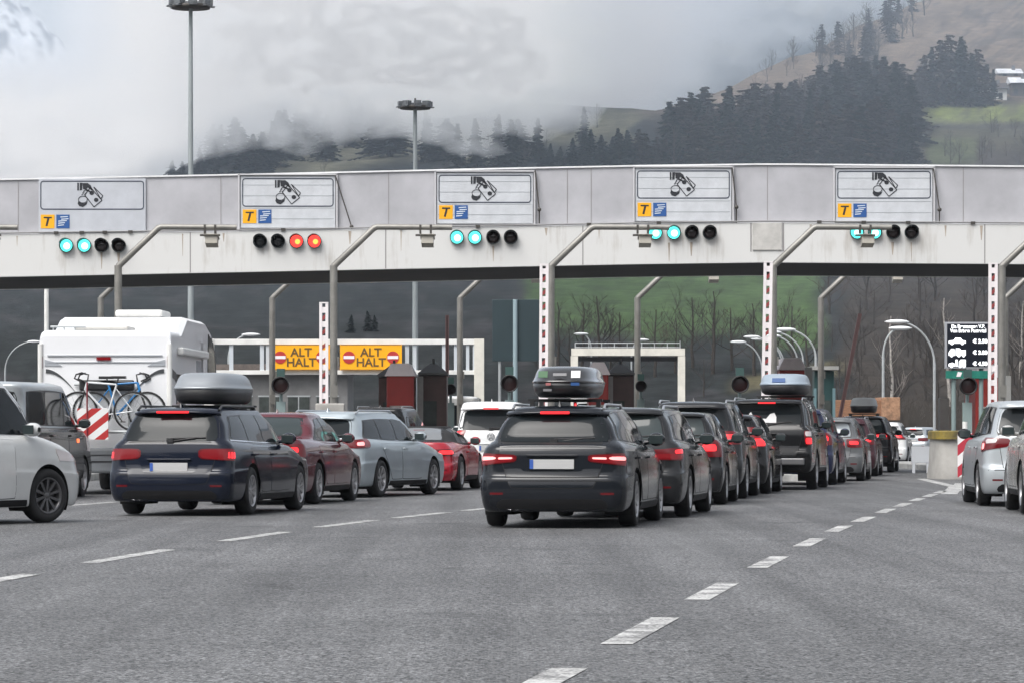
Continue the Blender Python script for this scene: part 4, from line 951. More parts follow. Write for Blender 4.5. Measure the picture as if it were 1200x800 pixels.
def make_car(name, label, cat, P, body, group='cars queuing at the toll lanes', glass=M_GLASS, rails=None, rim=M_RIM, spokes=5, roofmat=None, trim=None, tail='estate', lit=True, tailmat=M_TAIL, third=True, plate=True, steer=0, detail=True, wiper=True, doors=True, decal=None):
    S = Shell(P); L, W, H = P['L'], P['W'] / 2, P['H']; ro = P['ro']; wb = P['wb']; r = P.get('r', .32)
    root = empty(name); tag(root, label, cat, group)
    # ---- body
    G = S.G; nv, nu = G.shape[:2]
    full = np.concatenate([G, mirror(G)[:, -2:0:-1]], axis=1); NUF = full.shape[1]
    ra = r + .055; cen = [(ro, r), (ro + wb, r)]
    dead = np.zeros((nv - 1, NUF), bool); V = full.copy()
    side_u = np.zeros(NUF, bool); side_u[NR + 1:NR + NC + NS + NC - 1] = True; side_u[NUF - (NR + NC + NS + NC - 1) + 1:NUF - NR] = True
    for j in range(nv - 1):
        if S.v[j] > 7.2: break
        for u in range(NUF):
            if not side_u[u]: continue
            q = (full[j, u] + full[j, (u + 1) % NUF] + full[j + 1, u] + full[j + 1, (u + 1) % NUF]) / 4
            for (cy_, cz_) in cen:
                if math.hypot(q[1] - cy_, q[2] - cz_) < ra: dead[j, u] = True
    for j in range(nv):
        for u in range(NUF):
            adj = [(j - 1, u), (j - 1, u - 1), (j, u), (j, u - 1)]; st = [dead[a, b % NUF] for a, b in adj if 0 <= a < nv - 1]
            if any(st) and not all(st):
                for (cy_, cz_) in cen:
                    dy, dz = full[j, u, 1] - cy_, full[j, u, 2] - cz_; d = math.hypot(dy, dz)
                    if abs(d - ra) < .09 and d > 1e-4: V[j, u, 1] = cy_ + dy / d * ra; V[j, u, 2] = cz_ + dz / d * ra
    mb = MB(); fs = []; ms = []
    for j in range(nv - 1):
        dark = S.v[j] < 1.0; top = roofmat is not None and S.v[j] >= 9.0
        for u in range(NUF):
            if dead[j, u]: continue
            u2 = (u + 1) % NUF; fs.append((j * NUF + u, j * NUF + u2, (j + 1) * NUF + u2, (j + 1) * NUF + u)); ms.append(1 if dark else (2 if top else 0))
    b0 = len(mb.v); mb.v.extend(map(tuple, V.reshape(-1, 3))); mb.f.extend(fs); mb.m.extend(ms); mb.sm.extend([True] * len(fs))
    mb.v.extend(map(tuple, full[0])); k0 = len(mb.v) - NUF; mb.f.append(tuple(range(k0, k0 + NUF))); mb.m.append(1); mb.sm.append(False)
    o = mb.build('body', [body, M_WELL, roofmat or body], root, merge=.0008)
    # ---- wheel wells: dark half drums and a light rolled lip
    for (cy_, cz_) in cen:
        for sg in (-1, 1):
            mb = MB(); xo = S.side(cy_, .62)[0] - .02
            ring = [[(sg * xx, cy_ + ra * math.cos(t), cz_ + ra * math.sin(t)) for t in np.linspace(-.5, math.pi + .5, 22)] for xx in (xo, xo - .34)]
            mb.grid(ring); c = [(sg * (xo - .34), cy_ + ra * math.cos(t), cz_ + ra * math.sin(t)) for t in np.linspace(-.5, math.pi + .5, 22)]; mb.add(c, [tuple(range(22))]); mb.build('wheel_well', M_WELL, root)
    for k, (cy_, cz_) in enumerate(cen):
        for sg in (-1, 1):
            wheel(root, sg * (W - .125), cy_, r, P.get('tw', .21), spokes, rim, sg, steer if k else 0)
    # ---- rear window
    rw = P['rw']; # (zbot, halfbot, ztop, halftop)
    RF = lambda a, z: S.rear(a, z, 6 if not P.get('deck') else 8.9)
    def rearpatch(nm, xb, zb_, xt, zt_, off, m_, parent=root, bt=0, bb=0, n=14, m2=6, rnd=.05):
        Gp = patch_grid(RF, (-xb, zb_), (xb, zb_), (xt, zt_), (-xt, zt_), n, m2, bt, bb, rnd); q = MB(); add_patch(q, Gp, off, (0, -1, .3)); return q.build(nm, m_, parent)
    rearpatch('rear_window_seal', rw[1] + .03, rw[0] - .025, rw[3] + .03, rw[2] + .02, .002, M_SEAL, bt=.012)
    rwn = rearpatch('rear_window', rw[1], rw[0], rw[3], rw[2], .007, glass, bt=.012)
    if P.get('spoiler', True) and not P.get('deck'):
        q = MB(); Gs = []
        for a in np.linspace(-1, 1, 15):
            x = a * (rw[3] + .05); p = S.rear(x, rw[2] + .03, 6); z1 = rw[2] + .055 - .02 * a * a
            Gs.append([(x, p[1] - .0, z1 - .035), (x, p[1] - .11 + .05 * a * a, z1 - .018), (x, p[1] - .11 + .05 * a * a, z1 + .004), (x, p[1] + .10, z1 + .03)])
        q.grid(Gs); q.build('roof_spoiler', roofmat or body, root)
        ty = S.rear(0, rw[2] + .03, 6)[1] - .118
        if third:
            tw_ = P.get('thirdw', .17); q = MB(); q.box((0, ty, rw[2] + .046), (tw_ * 2, .02, .028)); q.build('brake_light', M_TLIT, root)
    elif third and lit:
        p = S.rear(0, rw[2] - .03, 8.9); q = MB(); q.box((0, p[1] - .01, rw[2] - .03), (.22, .02, .02)); q.build('brake_light', M_TLIT2, root)
    if wiper and not P.get('deck'):
        p = RF(0, rw[0] + .02); q = MB(); q.tube([p + np.array([.02, -.03, -.02]), RF(.34, rw[0] + .045) + np.array([0, -.025, 0])], .011, 5); q.tube([RF(-.0, rw[0] + .035) + np.array([0, -.022, 0]), RF(.48, rw[0] + .05) + np.array([0, -.022, 0])], .009, 4); q.box(p + np.array([0, -.02, -.01]), (.09, .05, .06)); q.build('wiper', M_BLACK, root)
    # ---- tailgate with shut line
    RB = lambda a, z: S.rear(a, z, 1)
    bz = P.get('bump', .62); tg = P.get('tg', (.40, .60, .68)); zt_ = rw[0] - .04 if not P.get('deck') else P.get('deckz', .98) - .03
    q = MB(); Gp = patch_grid(RB, (-tg[1], tg[0]), (tg[1], tg[0]), (tg[2], zt_), (-tg[2], zt_), 16, 8, 0, 0, .04); add_patch(q, Gp, .0012, (0, -1, 0)); 
    Gp2 = patch_grid(RB, (-tg[1] + .008, tg[0] + .01), (tg[1] - .008, tg[0] + .01), (tg[2] - .008, zt_ - .0), (-tg[2] + .008, zt_ - .0), 16, 8, 0, 0, .04); add_patch(q, Gp2, .0045, (0, -1, 0), 1); tgo = q.build('tailgate', [M_GAP, body], root)
    # recess for the plate, plate with blue band
    pz = P.get('plate_z', .72); pd = P.get('plate_w', .26)
    q = MB(); Gp = patch_grid(RB, (-pd - .1, pz - .085), (pd + .1, pz - .085), (pd + .16, pz + .085), (-pd - .16, pz + .085), 12, 4, rnd=.06); add_patch(q, Gp, .0065, (0, -1, 0)); q.build('plate_recess', P.get('recess_mat', body), tgo)
    if plate:
        p = RB(0, pz); q = MB(); q.box((0, p[1] - .02, pz), (.52, .014, .112)); pl = q.build('licence_plate', M_PLATE, root, bevel=.003)
        q = MB(); q.box((-.238, p[1] - .0285, pz), (.042, .006, .108)); q.build('country_band', M_PBLU, pl)
    if P.get('handle', True):
        p = RB(0, pz + .105); q = MB(); q.box((0, p[1] - .015, pz + .1), (.6, .03, .022)); q.build('tailgate_handle', trim or body, tgo, bevel=.004)
    # ---- bumper lower trim, reflectors, exhaust
    q = MB(); gc = P.get('gc', .19); Gp = patch_grid(RB, (-W * .74, gc + .03), (W * .74, gc + .03), (W * .68, gc + P.get('skirt', .15)), (-W * .68, gc + P.get('skirt', .15)), 16, 3); add_patch(q, Gp, .004, (0, -1, 0)); q.build('rear_skirt', M_BPLA, root)
    if P.get('line', True):
        q = MB(); Gp = patch_grid(RB, (-W * .86, bz - .055), (W * .86, bz - .055), (W * .86, bz - .045), (-W * .86, bz - .045), 16, 1, rnd=0); add_patch(q, Gp, .002, (0, -1, 0)); q.build('bumper_crease', M_GAP, root)
    for sg in (-1, 1):
        q = MB(); Gp = patch_grid(lambda a, z: RB(a, z) * np.array([sg, 1, 1]), (W * .62, gc + .20), (W * .80, gc + .20), (W * .80, gc + .225), (W * .62, gc + .225), 6, 1); add_patch(q, Gp, .004, (0, -1, 0)); q.build('reflector', M_TAIL, root)
    if P.get('exhaust', True):
        q = MB()
        for dx in (.0, .085): q.lathe([(.026, .1), (.036, .1), (.036, -.03), (.03, -.03), (.028, .06)], (-.5 + dx, .10, gc + .055), 'y', 12)
        q.build('exhaust', M_CHROME, root)
    # ---- tail lights wrap round the corner: columns u, heights z
    zt = P.get('tl_z', (bz + .06, bz + .26)); x_in = P.get('tl_in', .42); y_out = P.get('tl_out', .34); sh = P.get('tl_shape', (0, 0, 0, 0))
    SF = lambda u, z: S.at(u, z, 1)
    m6 = int(np.argmin(abs(S.v - 6))); u0 = float(np.interp(x_in, G[m6, :NR + NC, 0], np.arange(NR + NC))); u1 = float(np.interp(y_out, G[m6, NR:NR + NC + NS, 1], np.arange(NR, NR + NC + NS)))
    uc = NR + NC * .55
    for sg in (-1, 1):
        fn = lambda u, z: SF(u, z) * np.array([sg, 1, 1])
        q = MB(); z0, z1 = zt
        Gp = patch_grid(fn, (u0, z0 + sh[0]), (u1, z0 + sh[1]), (u1, z1 + sh[2]), (u0, z1 + sh[3]), 16, 5, rnd=.1); add_patch(q, Gp, .012, (sg, -1, 0)); tlo = q.build('tail_light', tailmat, root)
        if lit:
            ll = P.get('lamps', [(.10, .55, .35, .75, 1)])
            for (a0, a1, b0_, b1_, kind) in ll:
                q = MB()
                Gp = patch_grid(fn, *[(u0 + (u1 - u0) * aa, (z0 + sh[0] * (1 - aa) + sh[1] * aa) * (1 - bb) + (z1 + sh[3] * (1 - aa) + sh[2] * aa) * bb) for aa, bb in ((a0, b0_), (a1, b0_), (a1, b1_), (a0, b1_))], 8, 3, rnd=.12)
                add_patch(q, Gp, .0135 + .001 * kind, (sg, -1, 0), sk=.011); q.build('lit_segment', {0: M_TAILC, 1: M_TLIT, 2: M_TLIT2, 3: M_THOT}[kind], tlo)
    # ---- side glass, doors
    wins = P['wins']
    for sg in (-1, 1):
        fn = lambda y, z: S.side(y, z, 6) * np.array([sg, 1, 1]); ov = (sg, 0, 0)
        if wins:
            q = MB(); A, B, C, D = P['dlo']; Gp = patch_grid(fn, A, B, C, D, 34, 5, P.get('dlo_b', .03), 0, .015); add_patch(q, Gp, .003, ov); q.build('window_surround', M_SEAL, root)
            if P.get('chrome_line'):
                q = MB(); Gp = patch_grid(fn, (A[0], A[1] - .018), (B[0], B[1] - .018), (B[0], B[1] + .0), (A[0], A[1] + .0), 30, 1, rnd=0); add_patch(q, Gp, .005, ov); q.build('chrome_strip', M_CHROME, root)
        for wn in wins:
            q = MB(); Gp = patch_grid(fn, *wn[:4], 12, 5, wn[4] if len(wn) > 4 else .012, 0, .05); add_patch(q, Gp, .0065, ov); q.build('side_window', M_GLASS, root)
        if doors:
            for (y0, y1, zb0) in P['doors']:
                fn2 = lambda y, z: S.side(y, z, 1) * np.array([sg, 1, 1]); zt2 = P.get('belt', .93) - .012
                q = MB(); yb_ = max(y0, ro + r + .17)
                Gp = patch_grid(fn2, (yb_, zb0), (y1, zb0), (y1, zt2), (y0, zt2), 12, 8, 0, 0, .03); add_patch(q, Gp, .0008, ov)
                Gp = patch_grid(fn2, (yb_ + .009, zb0 + .01), (y1 - .009, zb0 + .01), (y1 - .009, zt2), (y0 + .009, zt2), 12, 8, 0, 0, .03); add_patch(q, Gp, .004, ov, 1)
                d = q.build('door', [M_GAP, body], root)
                p = fn2(y0 + .16, zt2 - .10); q = MB(); q.box(p + np.array([sg * .022, 0, 0]), (.03, .2, .028)); q.build('handle', trim or body, d, bevel=.006)
        # sill
        q = MB(); Gp = patch_grid(lambda y, z: S.side(y, z, 1) * np.array([sg, 1, 1]), (ro + r + .08, gc + .01), (ro + wb - r - .08, gc + .01), (ro + wb - r - .10, gc + .09), (ro + r + .10, gc + .09), 14, 2, rnd=0); add_patch(q, Gp, .006, ov); q.build('sill', P.get('sill_mat', M_BPLA), root)
        # mirror
        my = P['cowl'] - P.get('mir', .42); mz = P.get('belt', .93) + .10; p = S.side(my, mz, 6); x = p[0]
        q = MB(); Gm = []
        for a in np.linspace(0, 1, 9):
            sc_ = max(.05, math.sin(math.pi * (a * .94 + .03)) ** .45); Gm.append([(sg * (x + .07 + a * .2), my + .0 + .095 * sc_ * math.copysign(abs(math.cos(t)) ** .7, math.cos(t)) + .02, mz + .085 * sc_ * math.copysign(abs(math.sin(t)) ** .7, math.sin(t))) for t in np.linspace(0, 2 * math.pi, 14, endpoint=False)])
        q.grid(Gm, close_u=True); q.tube([(sg * (x - .03), my + .04, mz - .05), (sg * (x + .12), my + .03, mz - .03)], .028, 6)
        mo = q.build('wing_mirror', P.get('mirror_mat', body), root)
        q = MB(); q.box((sg * (x + .17), my - .072, mz), (.17, .012, .11)); q.build('mirror_glass', M_GLASSL, mo, bevel=.004)
    # windscreen and headlights
    ft = P.get('hfz', H - .14); q = MB(); zc = P.get('cowlz', .98)
    Gp = patch_grid(lambda a, z: S.front(a, z), (-W * .76, zc + .02), (W * .76, zc + .02), (P.get('wroof', W - .26) - .03, ft), (-P.get('wroof', W - .26) + .03, ft), 12, 6, .02); add_patch(q, Gp, .006, (0, 1, .5)); q.build('windscreen', M_GLASS, root)
    m5 = int(np.argmin(abs(S.v - 6.2))); off = NR + NC + NS
    for sg in (-1, 1):
        q = MB(); Gh = []
        for j in range(m5 - 2, m5 + 3): Gh.append([G[j, u] * np.array([sg, 1, 1]) for u in range(off - 5, off + NC + 1)])
        add_patch(q, np.array(Gh), .008, (sg, 1, 0)); q.build('headlight', M_TAILC, root)
    # roof rails, antenna
    if rails:
        for sg in (-1, 1):
            ys = np.linspace(P['roof_r'] + .12, P['roof_f'] - .25, 14); xr = P.get('wroof', W - .26) - .035; pts = []
            for i, y in enumerate(ys):
                m_ = int(np.argmin(abs(S.v - 12.2))) if S.nk == 15 else int(np.argmin(abs(S.v - (S.nk - 2.8)))); zz = float(np.interp(y, G[m_, NR:NR + NC + NS, 1], G[m_, NR:NR + NC + NS, 2])); lift = .045 if 0 < i < len(ys) - 1 else -.01
                pts.append((sg * xr, y, zz + lift))
            q = MB(); q.tube(pts, .017, 7); q.build('roof_rail', rails, root)
    p = S.G[-1, 0]; q = MB(); yy = P['roof_r'] + .28; zz = P.get('roofz_r', H - .05) + .045; q.add([(-.02, yy + .12, zz - .02), (.02, yy + .12, zz - .02), (.015, yy - .06, zz - .02), (-.015, yy - .06, zz - .02), (0, yy - .03, zz + .06)], [(0, 1, 4), (1, 2, 4), (2, 3, 4), (3, 0, 4), (3, 2, 1, 0)]); q.build('antenna', body, root)
    root['_L'] = L
    return root, S
def put_rr(root, P, px, py, yaw, side=1, Y=None):
    """stand the vehicle so that its rear wheel (side=1 right, -1 left) touches the ground at that point"""
    Yw = Y or gy(py); X = wx(px, Yw); a = -R(yaw); lx, ly = side * (P['W'] / 2 - .05), P['ro']
    root.rotation_euler = (0, 0, a); c, s_ = math.cos(a), math.sin(a)
    root.location = (X - (lx * c - ly * s_), Yw - (lx * s_ + ly * c), 0.004)
    if '_L' in root: del root['_L']
def fit(P, **k): Q = dict(P); Q.update(k); return Q
ESTATE = dict(L=4.77, W=1.83, H=1.46, wb=2.80, ro=1.06, r=.325, cowl=3.45, roof_r=.42, roof_f=2.75, belt=.93, beltr=1.0, nose=.74, cowlz=1.0, wroof=.60, rw=(1.02, .62, 1.325, .53), bump=.60, tail_y=.07,
    dlo=((.42, 1.02), (3.22, .965), (2.62, 1.33), (.72, 1.335)), wins=[((.50, 1.035), (1.22, 1.0), (1.22, 1.345), (.76, 1.32), .0), ((1.26, 1.0), (2.02, .985), (2.02, 1.36), (1.26, 1.35), .004), ((2.07, .985), (3.1, .98), (2.60, 1.32), (2.07, 1.36), .012)], doors=[(1.05, 2.04, .30), (2.05, 3.12, .30)], tl_z=(.70, .88), tl_in=.34, tl_out=.36)
HATCH = fit(ESTATE, L=4.1, W=1.75, H=1.48, wb=2.55, ro=.72, cowl=3.0, roof_r=.34, roof_f=2.3, wroof=.56, rw=(1.03, .56, 1.34, .48), dlo=((.36, 1.06), (2.8, .965), (2.2, 1.35), (.62, 1.35)), wins=[((.46, 1.07), (.9, 1.05), (.9, 1.37), (.68, 1.33), 0), ((.94, 1.05), (1.62, .99), (1.62, 1.40), (.94, 1.37)), ((1.67, .99), (2.68, .98), (2.16, 1.34), (1.67, 1.39))], doors=[(.75, 1.64, .30), (1.65, 2.7, .30)], tl_z=(.74, 1.0), tl_in=.46, tl_out=.30, r=.31, tg=(.42, .50, .60))
SUV = fit(ESTATE, L=4.5, W=1.84, H=1.66, wb=2.66, ro=.92, r=.35, cowl=3.2, roof_r=.34, roof_f=2.5, belt=1.04, beltr=1.1, nose=.9, cowlz=1.12, wroof=.60, gc=.24, rw=(1.16, .60, 1.50, .53), bump=.68, dlo=((.36, 1.14), (3.0, 1.07), (2.4, 1.52), (.62, 1.52)), wins=[((.46, 1.15), (1.06, 1.12), (1.06, 1.54), (.68, 1.50), 0), ((1.1, 1.12), (1.84, 1.09), (1.84, 1.56), (1.1, 1.54)), ((1.89, 1.09), (2.88, 1.08), (2.36, 1.51), (1.89, 1.56))], doors=[(.98, 1.86, .36), (1.87, 2.9, .36)], tl_z=(.86, 1.12), tl_in=.5, tl_out=.3, plate_z=.84, tg=(.5, .58, .66), hfz=1.52)
SEDAN = fit(ESTATE, L=4.6, W=1.79, H=1.45, wb=2.65, ro=1.02, cowl=3.4, deck=.98, deckz=1.02, roof_r=1.55, roof_f=2.6, wroof=.55, rw=(1.08, .55, 1.335, .47), dlo=((1.08, 1.0), (3.15, .965), (2.52, 1.33), (1.75, 1.32)), wins=[((1.22, 1.0), (2.0, .985), (2.0, 1.355), (1.72, 1.30), 0), ((2.05, .985), (3.04, .98), (2.50, 1.32), (2.05, 1.35))], doors=[(1.1, 2.02, .30), (2.03, 3.08, .30)], tl_z=(.74, .94), tl_in=.46, tl_out=.3, spoiler=False)
VAN = fit(ESTATE, L=5.0, W=1.92, H=1.98, wb=3.0, ro=1.05, r=.34, cowl=4.25, roof_r=.20, roof_f=3.25, belt=1.18, beltr=1.2, nose=.95, cowlz=1.22, wroof=.76, gc=.22, rw=(1.26, .68, 1.78, .64), bump=.6, taper=.04, lean=0, tail_y=.05, bow=.03, dlo=((.35, 1.24), (4.05, 1.22), (3.25, 1.80), (.42, 1.80)), wins=[((.42, 1.26), (1.52, 1.25), (1.52, 1.80), (.46, 1.80), 0), ((1.58, 1.25), (2.8, 1.24), (2.8, 1.80), (1.58, 1.80), 0), ((2.88, 1.24), (3.95, 1.23), (3.22, 1.78), (2.88, 1.80))], doors=[(1.5, 2.82, .32), (2.84, 3.95, .32)], tl_z=(.85, 1.35), tl_in=.78, tl_out=.14, plate_z=.78, tg=(.45, .74, .80), hfz=1.8, spoiler=False, mir=.30)
# ------------------------------------------------------------------ roof boxes
def roof_box(label, L, W, H, lid, base, yaw_root, loc, stickers=None, nose=.55, group='roof boxes on the cars'):
    s = empty('roof_box'); tag(s, label, 'roof box', group); W2 = W / 2
    def ring(z, wf, y0, y1, n=40, pw=3.2, tapf=.18):
        o = []
        for t in np.linspace(0, 2 * math.pi, n, endpoint=False):
            c, sn = math.cos(t), math.sin(t); yy = (y0 + y1) / 2 + (y1 - y0) / 2 * math.copysign(abs(sn) ** (2 / pw), sn); f_ = 1 - tapf * max(0, (yy / L - .4) / .6) ** 2
            o.append((W2 * wf * f_ * math.copysign(abs(c) ** (2 / pw), c), yy, z))
        return o
    g = MB(); g.grid([ring(.0, .02, L * .4, L * .6), ring(.0, .80, .1, L - .12), ring(.05, .93, .03, L - .04), ring(H * .42, 1.0, 0, L), ring(H * .44, .985, .01, L - .01)], close_u=True); g.build('tray', base, s)
    g = MB(); rows = [ring(H * .43, .985, .01, L - .01), ring(H * .46, 1.015, -.012, L + .012), ring(H * .51, 1.015, -.012, L + .012), ring(H * .53, .99, .005, L - .02)]
    for t, wf, a, b in ((.64, .965, .05, .06), (.78, .93, .11, .16), (.90, .87, .19, .32), (.965, .78, .27, .5), (.99, .55, .38, .7), (1.0, .03, .7, 1.0)): rows.append(ring(H * t, wf, a, L - b, pw=3.0))
    g.grid(rows, close_u=True); g.build('lid', lid, s)
    for (x, z, w_, h_, m_, nm) in (stickers or []):
        y = -.02 if z < H * .55 else .0 + .16 * ((z / H - .5) / .5) ** 1.6
        g = MB(); g.box((x, y - .004, z), (w_, .012, h_), rx=R(-20 if z > H * .55 else 0)); g.build(nm, m_, s)
    for yy in (L * .28, L * .68):
        g = MB(); g.box((0, yy, -.035), (W * 1.12, .06, .03)); g.box((-W * .5, yy, -.07), (.05, .08, .08)); g.box((W * .5, yy, -.07), (.05, .08, .08)); g.build('crossbar', M_BLACK, s)
    a = yaw_root.rotation_euler[2]; c, sn = math.cos(a), math.sin(a); x, y, z = loc
    s.location = (yaw_root.location.x + x * c - y * sn, yaw_root.location.y + x * sn + y * c, z); s.rotation_euler = (0, 0, a)
    return s
# ------------------------------------------------------------------ the vehicles in the photograph
C_NAVY = paint('navy', (.007, .010, .020)); C_GRAPH = paint('graphite', (.010, .012, .016)); C_DGREY = paint('dark_grey', (.018, .019, .021)); C_MAROON = paint('maroon', (.085, .014, .022))
C_SILVER = paint('silver', (.40, .43, .45), .3, .35); C_SILVB = paint('pale_blue_silver', (.36, .41, .44), .3, .35); C_RED = paint('red', (.33, .012, .025)); C_WHITE = paint('white', (.68, .69, .69)); C_BLACK = paint('black', (.008, .008, .009)); C_BROWN = paint('brown_black', (.030, .026, .026)); C_DBLUE = paint('deep_blue', (.02, .025, .06)); C_GREY = paint('mid_grey', (.10, .105, .11)); C_PLUM = paint('plum', (.05, .018, .025))
M_RAILS = mat('rail_silver', (.45, .46, .48), .3, metal=.7); M_RAILK = mat('rail_black', (.02, .02, .02), .4)
# dark graphite estate, centre
PA = fit(ESTATE, L=4.70, H=1.44, wb=2.81, ro=1.02, cowl=3.35, roof_r=.50, roof_f=2.7, wroof=.575, rw=(1.0, .66, 1.30, .56), tl_z=(.715, .875), tl_in=.42, tl_out=.26, tl_shape=(.055, 0, 0, -.02), lamps=[(.04, .97, .10, .88, 2), (.42, .95, .42, .72, 3), (.08, .36, .42, .66, 3)], plate_z=.745, tg=(.46, .50, .66), rc=.22, lean=.6)
car_a, S_a = make_car('estate_car', 'dark graphite estate car carrying a black roof box, nearest to the viewer', 'car', PA, C_GRAPH, rails=M_RAILS, spokes=10)
put_rr(car_a, PA, 744, 616.5, 8.3)
# navy estate, left
PB = fit(ESTATE, L=4.76, H=1.47, wb=2.79, ro=1.08, cowl=3.4, roof_r=.40, roof_f=2.75, rw=(1.0, .65, 1.345, .55), tl_z=(.73, .90), tl_in=.40, tl_out=.30, tl_shape=(.03, 0, 0, -.0), lamps=[(.03, .97, .06, .92, 2), (.62, .96, .2, .72, 1)], plate_z=.655, tg=(.42, .54, .68), chrome_line=True, recess_mat=C_NAVY, thirdw=.22)
car_b, S_b = make_car('estate_car', 'navy blue estate car with a silver roof box, left of the maroon saloon', 'car', PB, C_NAVY, rails=M_RAILK, spokes=10)
put_rr(car_b, PB, 294, 602.5, 10)
# brown-dark estate right of the centre car
PC = fit(ESTATE, L=4.62, H=1.46, wb=2.81, ro=.98, cowl=3.3, tl_z=(.72, .93), tl_in=.42, tl_out=.34, tl_shape=(.04, .03, 0, -.04), lamps=[(.1, .97, .12, .55, 2), (.55, .97, .5, .85, 1)])
car_c, _ = make_car('estate_car', 'dark grey estate car with silver roof rails just right of the nearest graphite car', 'car', PC, C_DGREY, glass=M_GLASSL, rails=M_RAILS, spokes=5, third=False)
put_rr(car_c, PC, 807, 605, 8.6)
PD = fit(HATCH, H=1.45, L=4.05)
car_d, _ = make_car('small_car', 'low dark hatchback, second ahead of the graphite estate, its lamp lit bright red', 'car', PD, C_DGREY, glass=M_GLASSL, spokes=10, third=False)
put_rr(car_d, PD, 850, 590.5, 7.5)
PE = fit(SUV, H=1.66, L=4.35, tl_z=(.92, 1.14), rw=(1.17, .62, 1.5, .54)); PE['wb'] = 2.6
car_e, _ = make_car('suv', 'dark grey SUV with pale roof rails, third ahead of the graphite estate', 'car', PE, C_DGREY, rails=M_RAILS, spokes=10, third=False)
put_rr(car_e, PE, 874, 583.5, 8.3)
PF = fit(HATCH, H=1.47, L=3.9, wb=2.46, tl_z=(.86, 1.22), tl_in=.52, tl_out=.24, lamps=[(.1, .9, .05, .4, 1), (.3, .9, .4, .95, 2)])
car_f, _ = make_car('small_car', 'small black hatchback with a tall red lamp, tucked in behind the black off-road car', 'car', PF, C_BLACK, spokes=7, third=False)
put_rr(car_f, PF, 902, 578, 8.8)
# big black off-road car
PG = fit(SUV, L=4.7, W=1.88, H=1.80, wb=2.79, ro=1.0, r=.38, belt=1.18, beltr=1.22, nose=1.05, cowlz=1.25, roof_r=.24, roof_f=2.9, cowl=3.4, wroof=.70, gc=.34, rw=(1.28, .68, 1.66, .62), bump=.78, skirt=.1, tl_z=(.88, 1.16), tl_in=.74, tl_out=.20, tl_shape=(0, 0, 0, 0), lamps=[(.1, .95, .08, .5, 1), (.1, .95, .62, .95, 0)], plate_z=1.0, tg=(.66, .60, .74), rc=.12, bow=.03, spoiler=True,
    dlo=((.34, 1.26), (3.2, 1.2), (2.85, 1.66), (.44, 1.66)), wins=[((.42, 1.27), (1.16, 1.25), (1.16, 1.74), (.5, 1.72), 0), ((1.2, 1.25), (2.0, 1.23), (2.0, 1.76), (1.2, 1.74)), ((2.05, 1.23), (3.08, 1.21), (2.78, 1.72), (2.05, 1.76))], doors=[(1.08, 2.02, .46), (2.03, 3.05, .46)], hfz=1.64)
car_g, S_g = make_car('off_road_car', 'tall black off-road car carrying a silver-blue roof box', 'car', PG, C_BLACK, rails=M_RAILS, spokes=6, plate=False)
put_rr(car_g, PG, 956, 573, 9.5)
g = MB(); g.box((0, -.06, .56), (1.5, .16, .13)); g.build('step_bumper', mat('bumper_chrome', (.16, .16, .165), .4, metal=.6), car_g, bevel=.02)
pz = S_g.rear(0, 1.30, 6); g = MB(); g.prism([(-.36, .0), (-.36, .15), (-.30, .22), (-.25, .12), (-.18, .09), (.0, .08), (.08, .18), (.16, .2), (.2, .12), (.2, .0)], -.012, 0); o = g.build('rear_sticker', mat('sticker_white', (.6, .6, .6), .5), car_g); o.location = (-.02, pz[1] - .012, 1.315); o.rotation_euler = (R(-14), 0, 0)
PH = fit(SUV, H=1.66, L=4.4, W=1.82)
car_h, _ = make_car('suv', 'deep blue SUV directly ahead of the black off-road car', 'car', PH, C_DBLUE, glass=M_GLASSL, spokes=5, third=False); put_rr(car_h, PH, 979.5, 567.5, 9.5)
PI = fit(HATCH, H=1.50, L=3.95, tl_z=(.78, .98))
car_i, _ = make_car('small_car', 'grey hatchback with a pale sky-reflecting rear window, ahead of the deep blue SUV', 'car', PI, C_GREY, glass=mat('sky_reflection_glass', (.22, .25, .27), .08, coat=.6), spokes=6); put_rr(car_i, PI, 1012.5, 563, 9.0)  # rear glass colour is paled to stand in for reflected sky
PJ = fit(ESTATE, H=1.53, L=4.5, tl_z=(.82, 1.02))
car_j, _ = make_car('estate_car', 'dark plum estate car with silver rails between the grey hatchback and the grey-boxed SUV', 'car', PJ, C_PLUM, rails=M_RAILS, spokes=5, third=False); put_rr(car_j, PJ, 1028, 557.5, 8.5)
PK = fit(SUV, H=1.63, L=4.4, tl_z=(.94, 1.12), tl_in=.34)
car_k, S_k = make_car('suv', 'dark grey SUV with a matt grey roof box, behind the small white car', 'car', PK, C_DGREY, glass=M_GLASSL, spokes=5, third=False); put_rr(car_k, PK, 1047, 552.5, 9)
PL = fit(HATCH, H=1.52, L=4.1, tl_z=(.9, 1.1))
car_l, _ = make_car('small_car', 'small white hatchback at the front of the long right queue', 'car', PL, C_WHITE, spokes=5, third=False); put_rr(car_l, PL, 1063.5, 545, 10)
PM = fit(ESTATE, H=1.5)
car_m, _ = make_car('estate_car', 'distant silver estate car beyond the barrier, left of the crash block', 'car', PM, C_SILVER, group=None, lit=False); put_rr(car_m, PM, 1092, 530.5, 24)
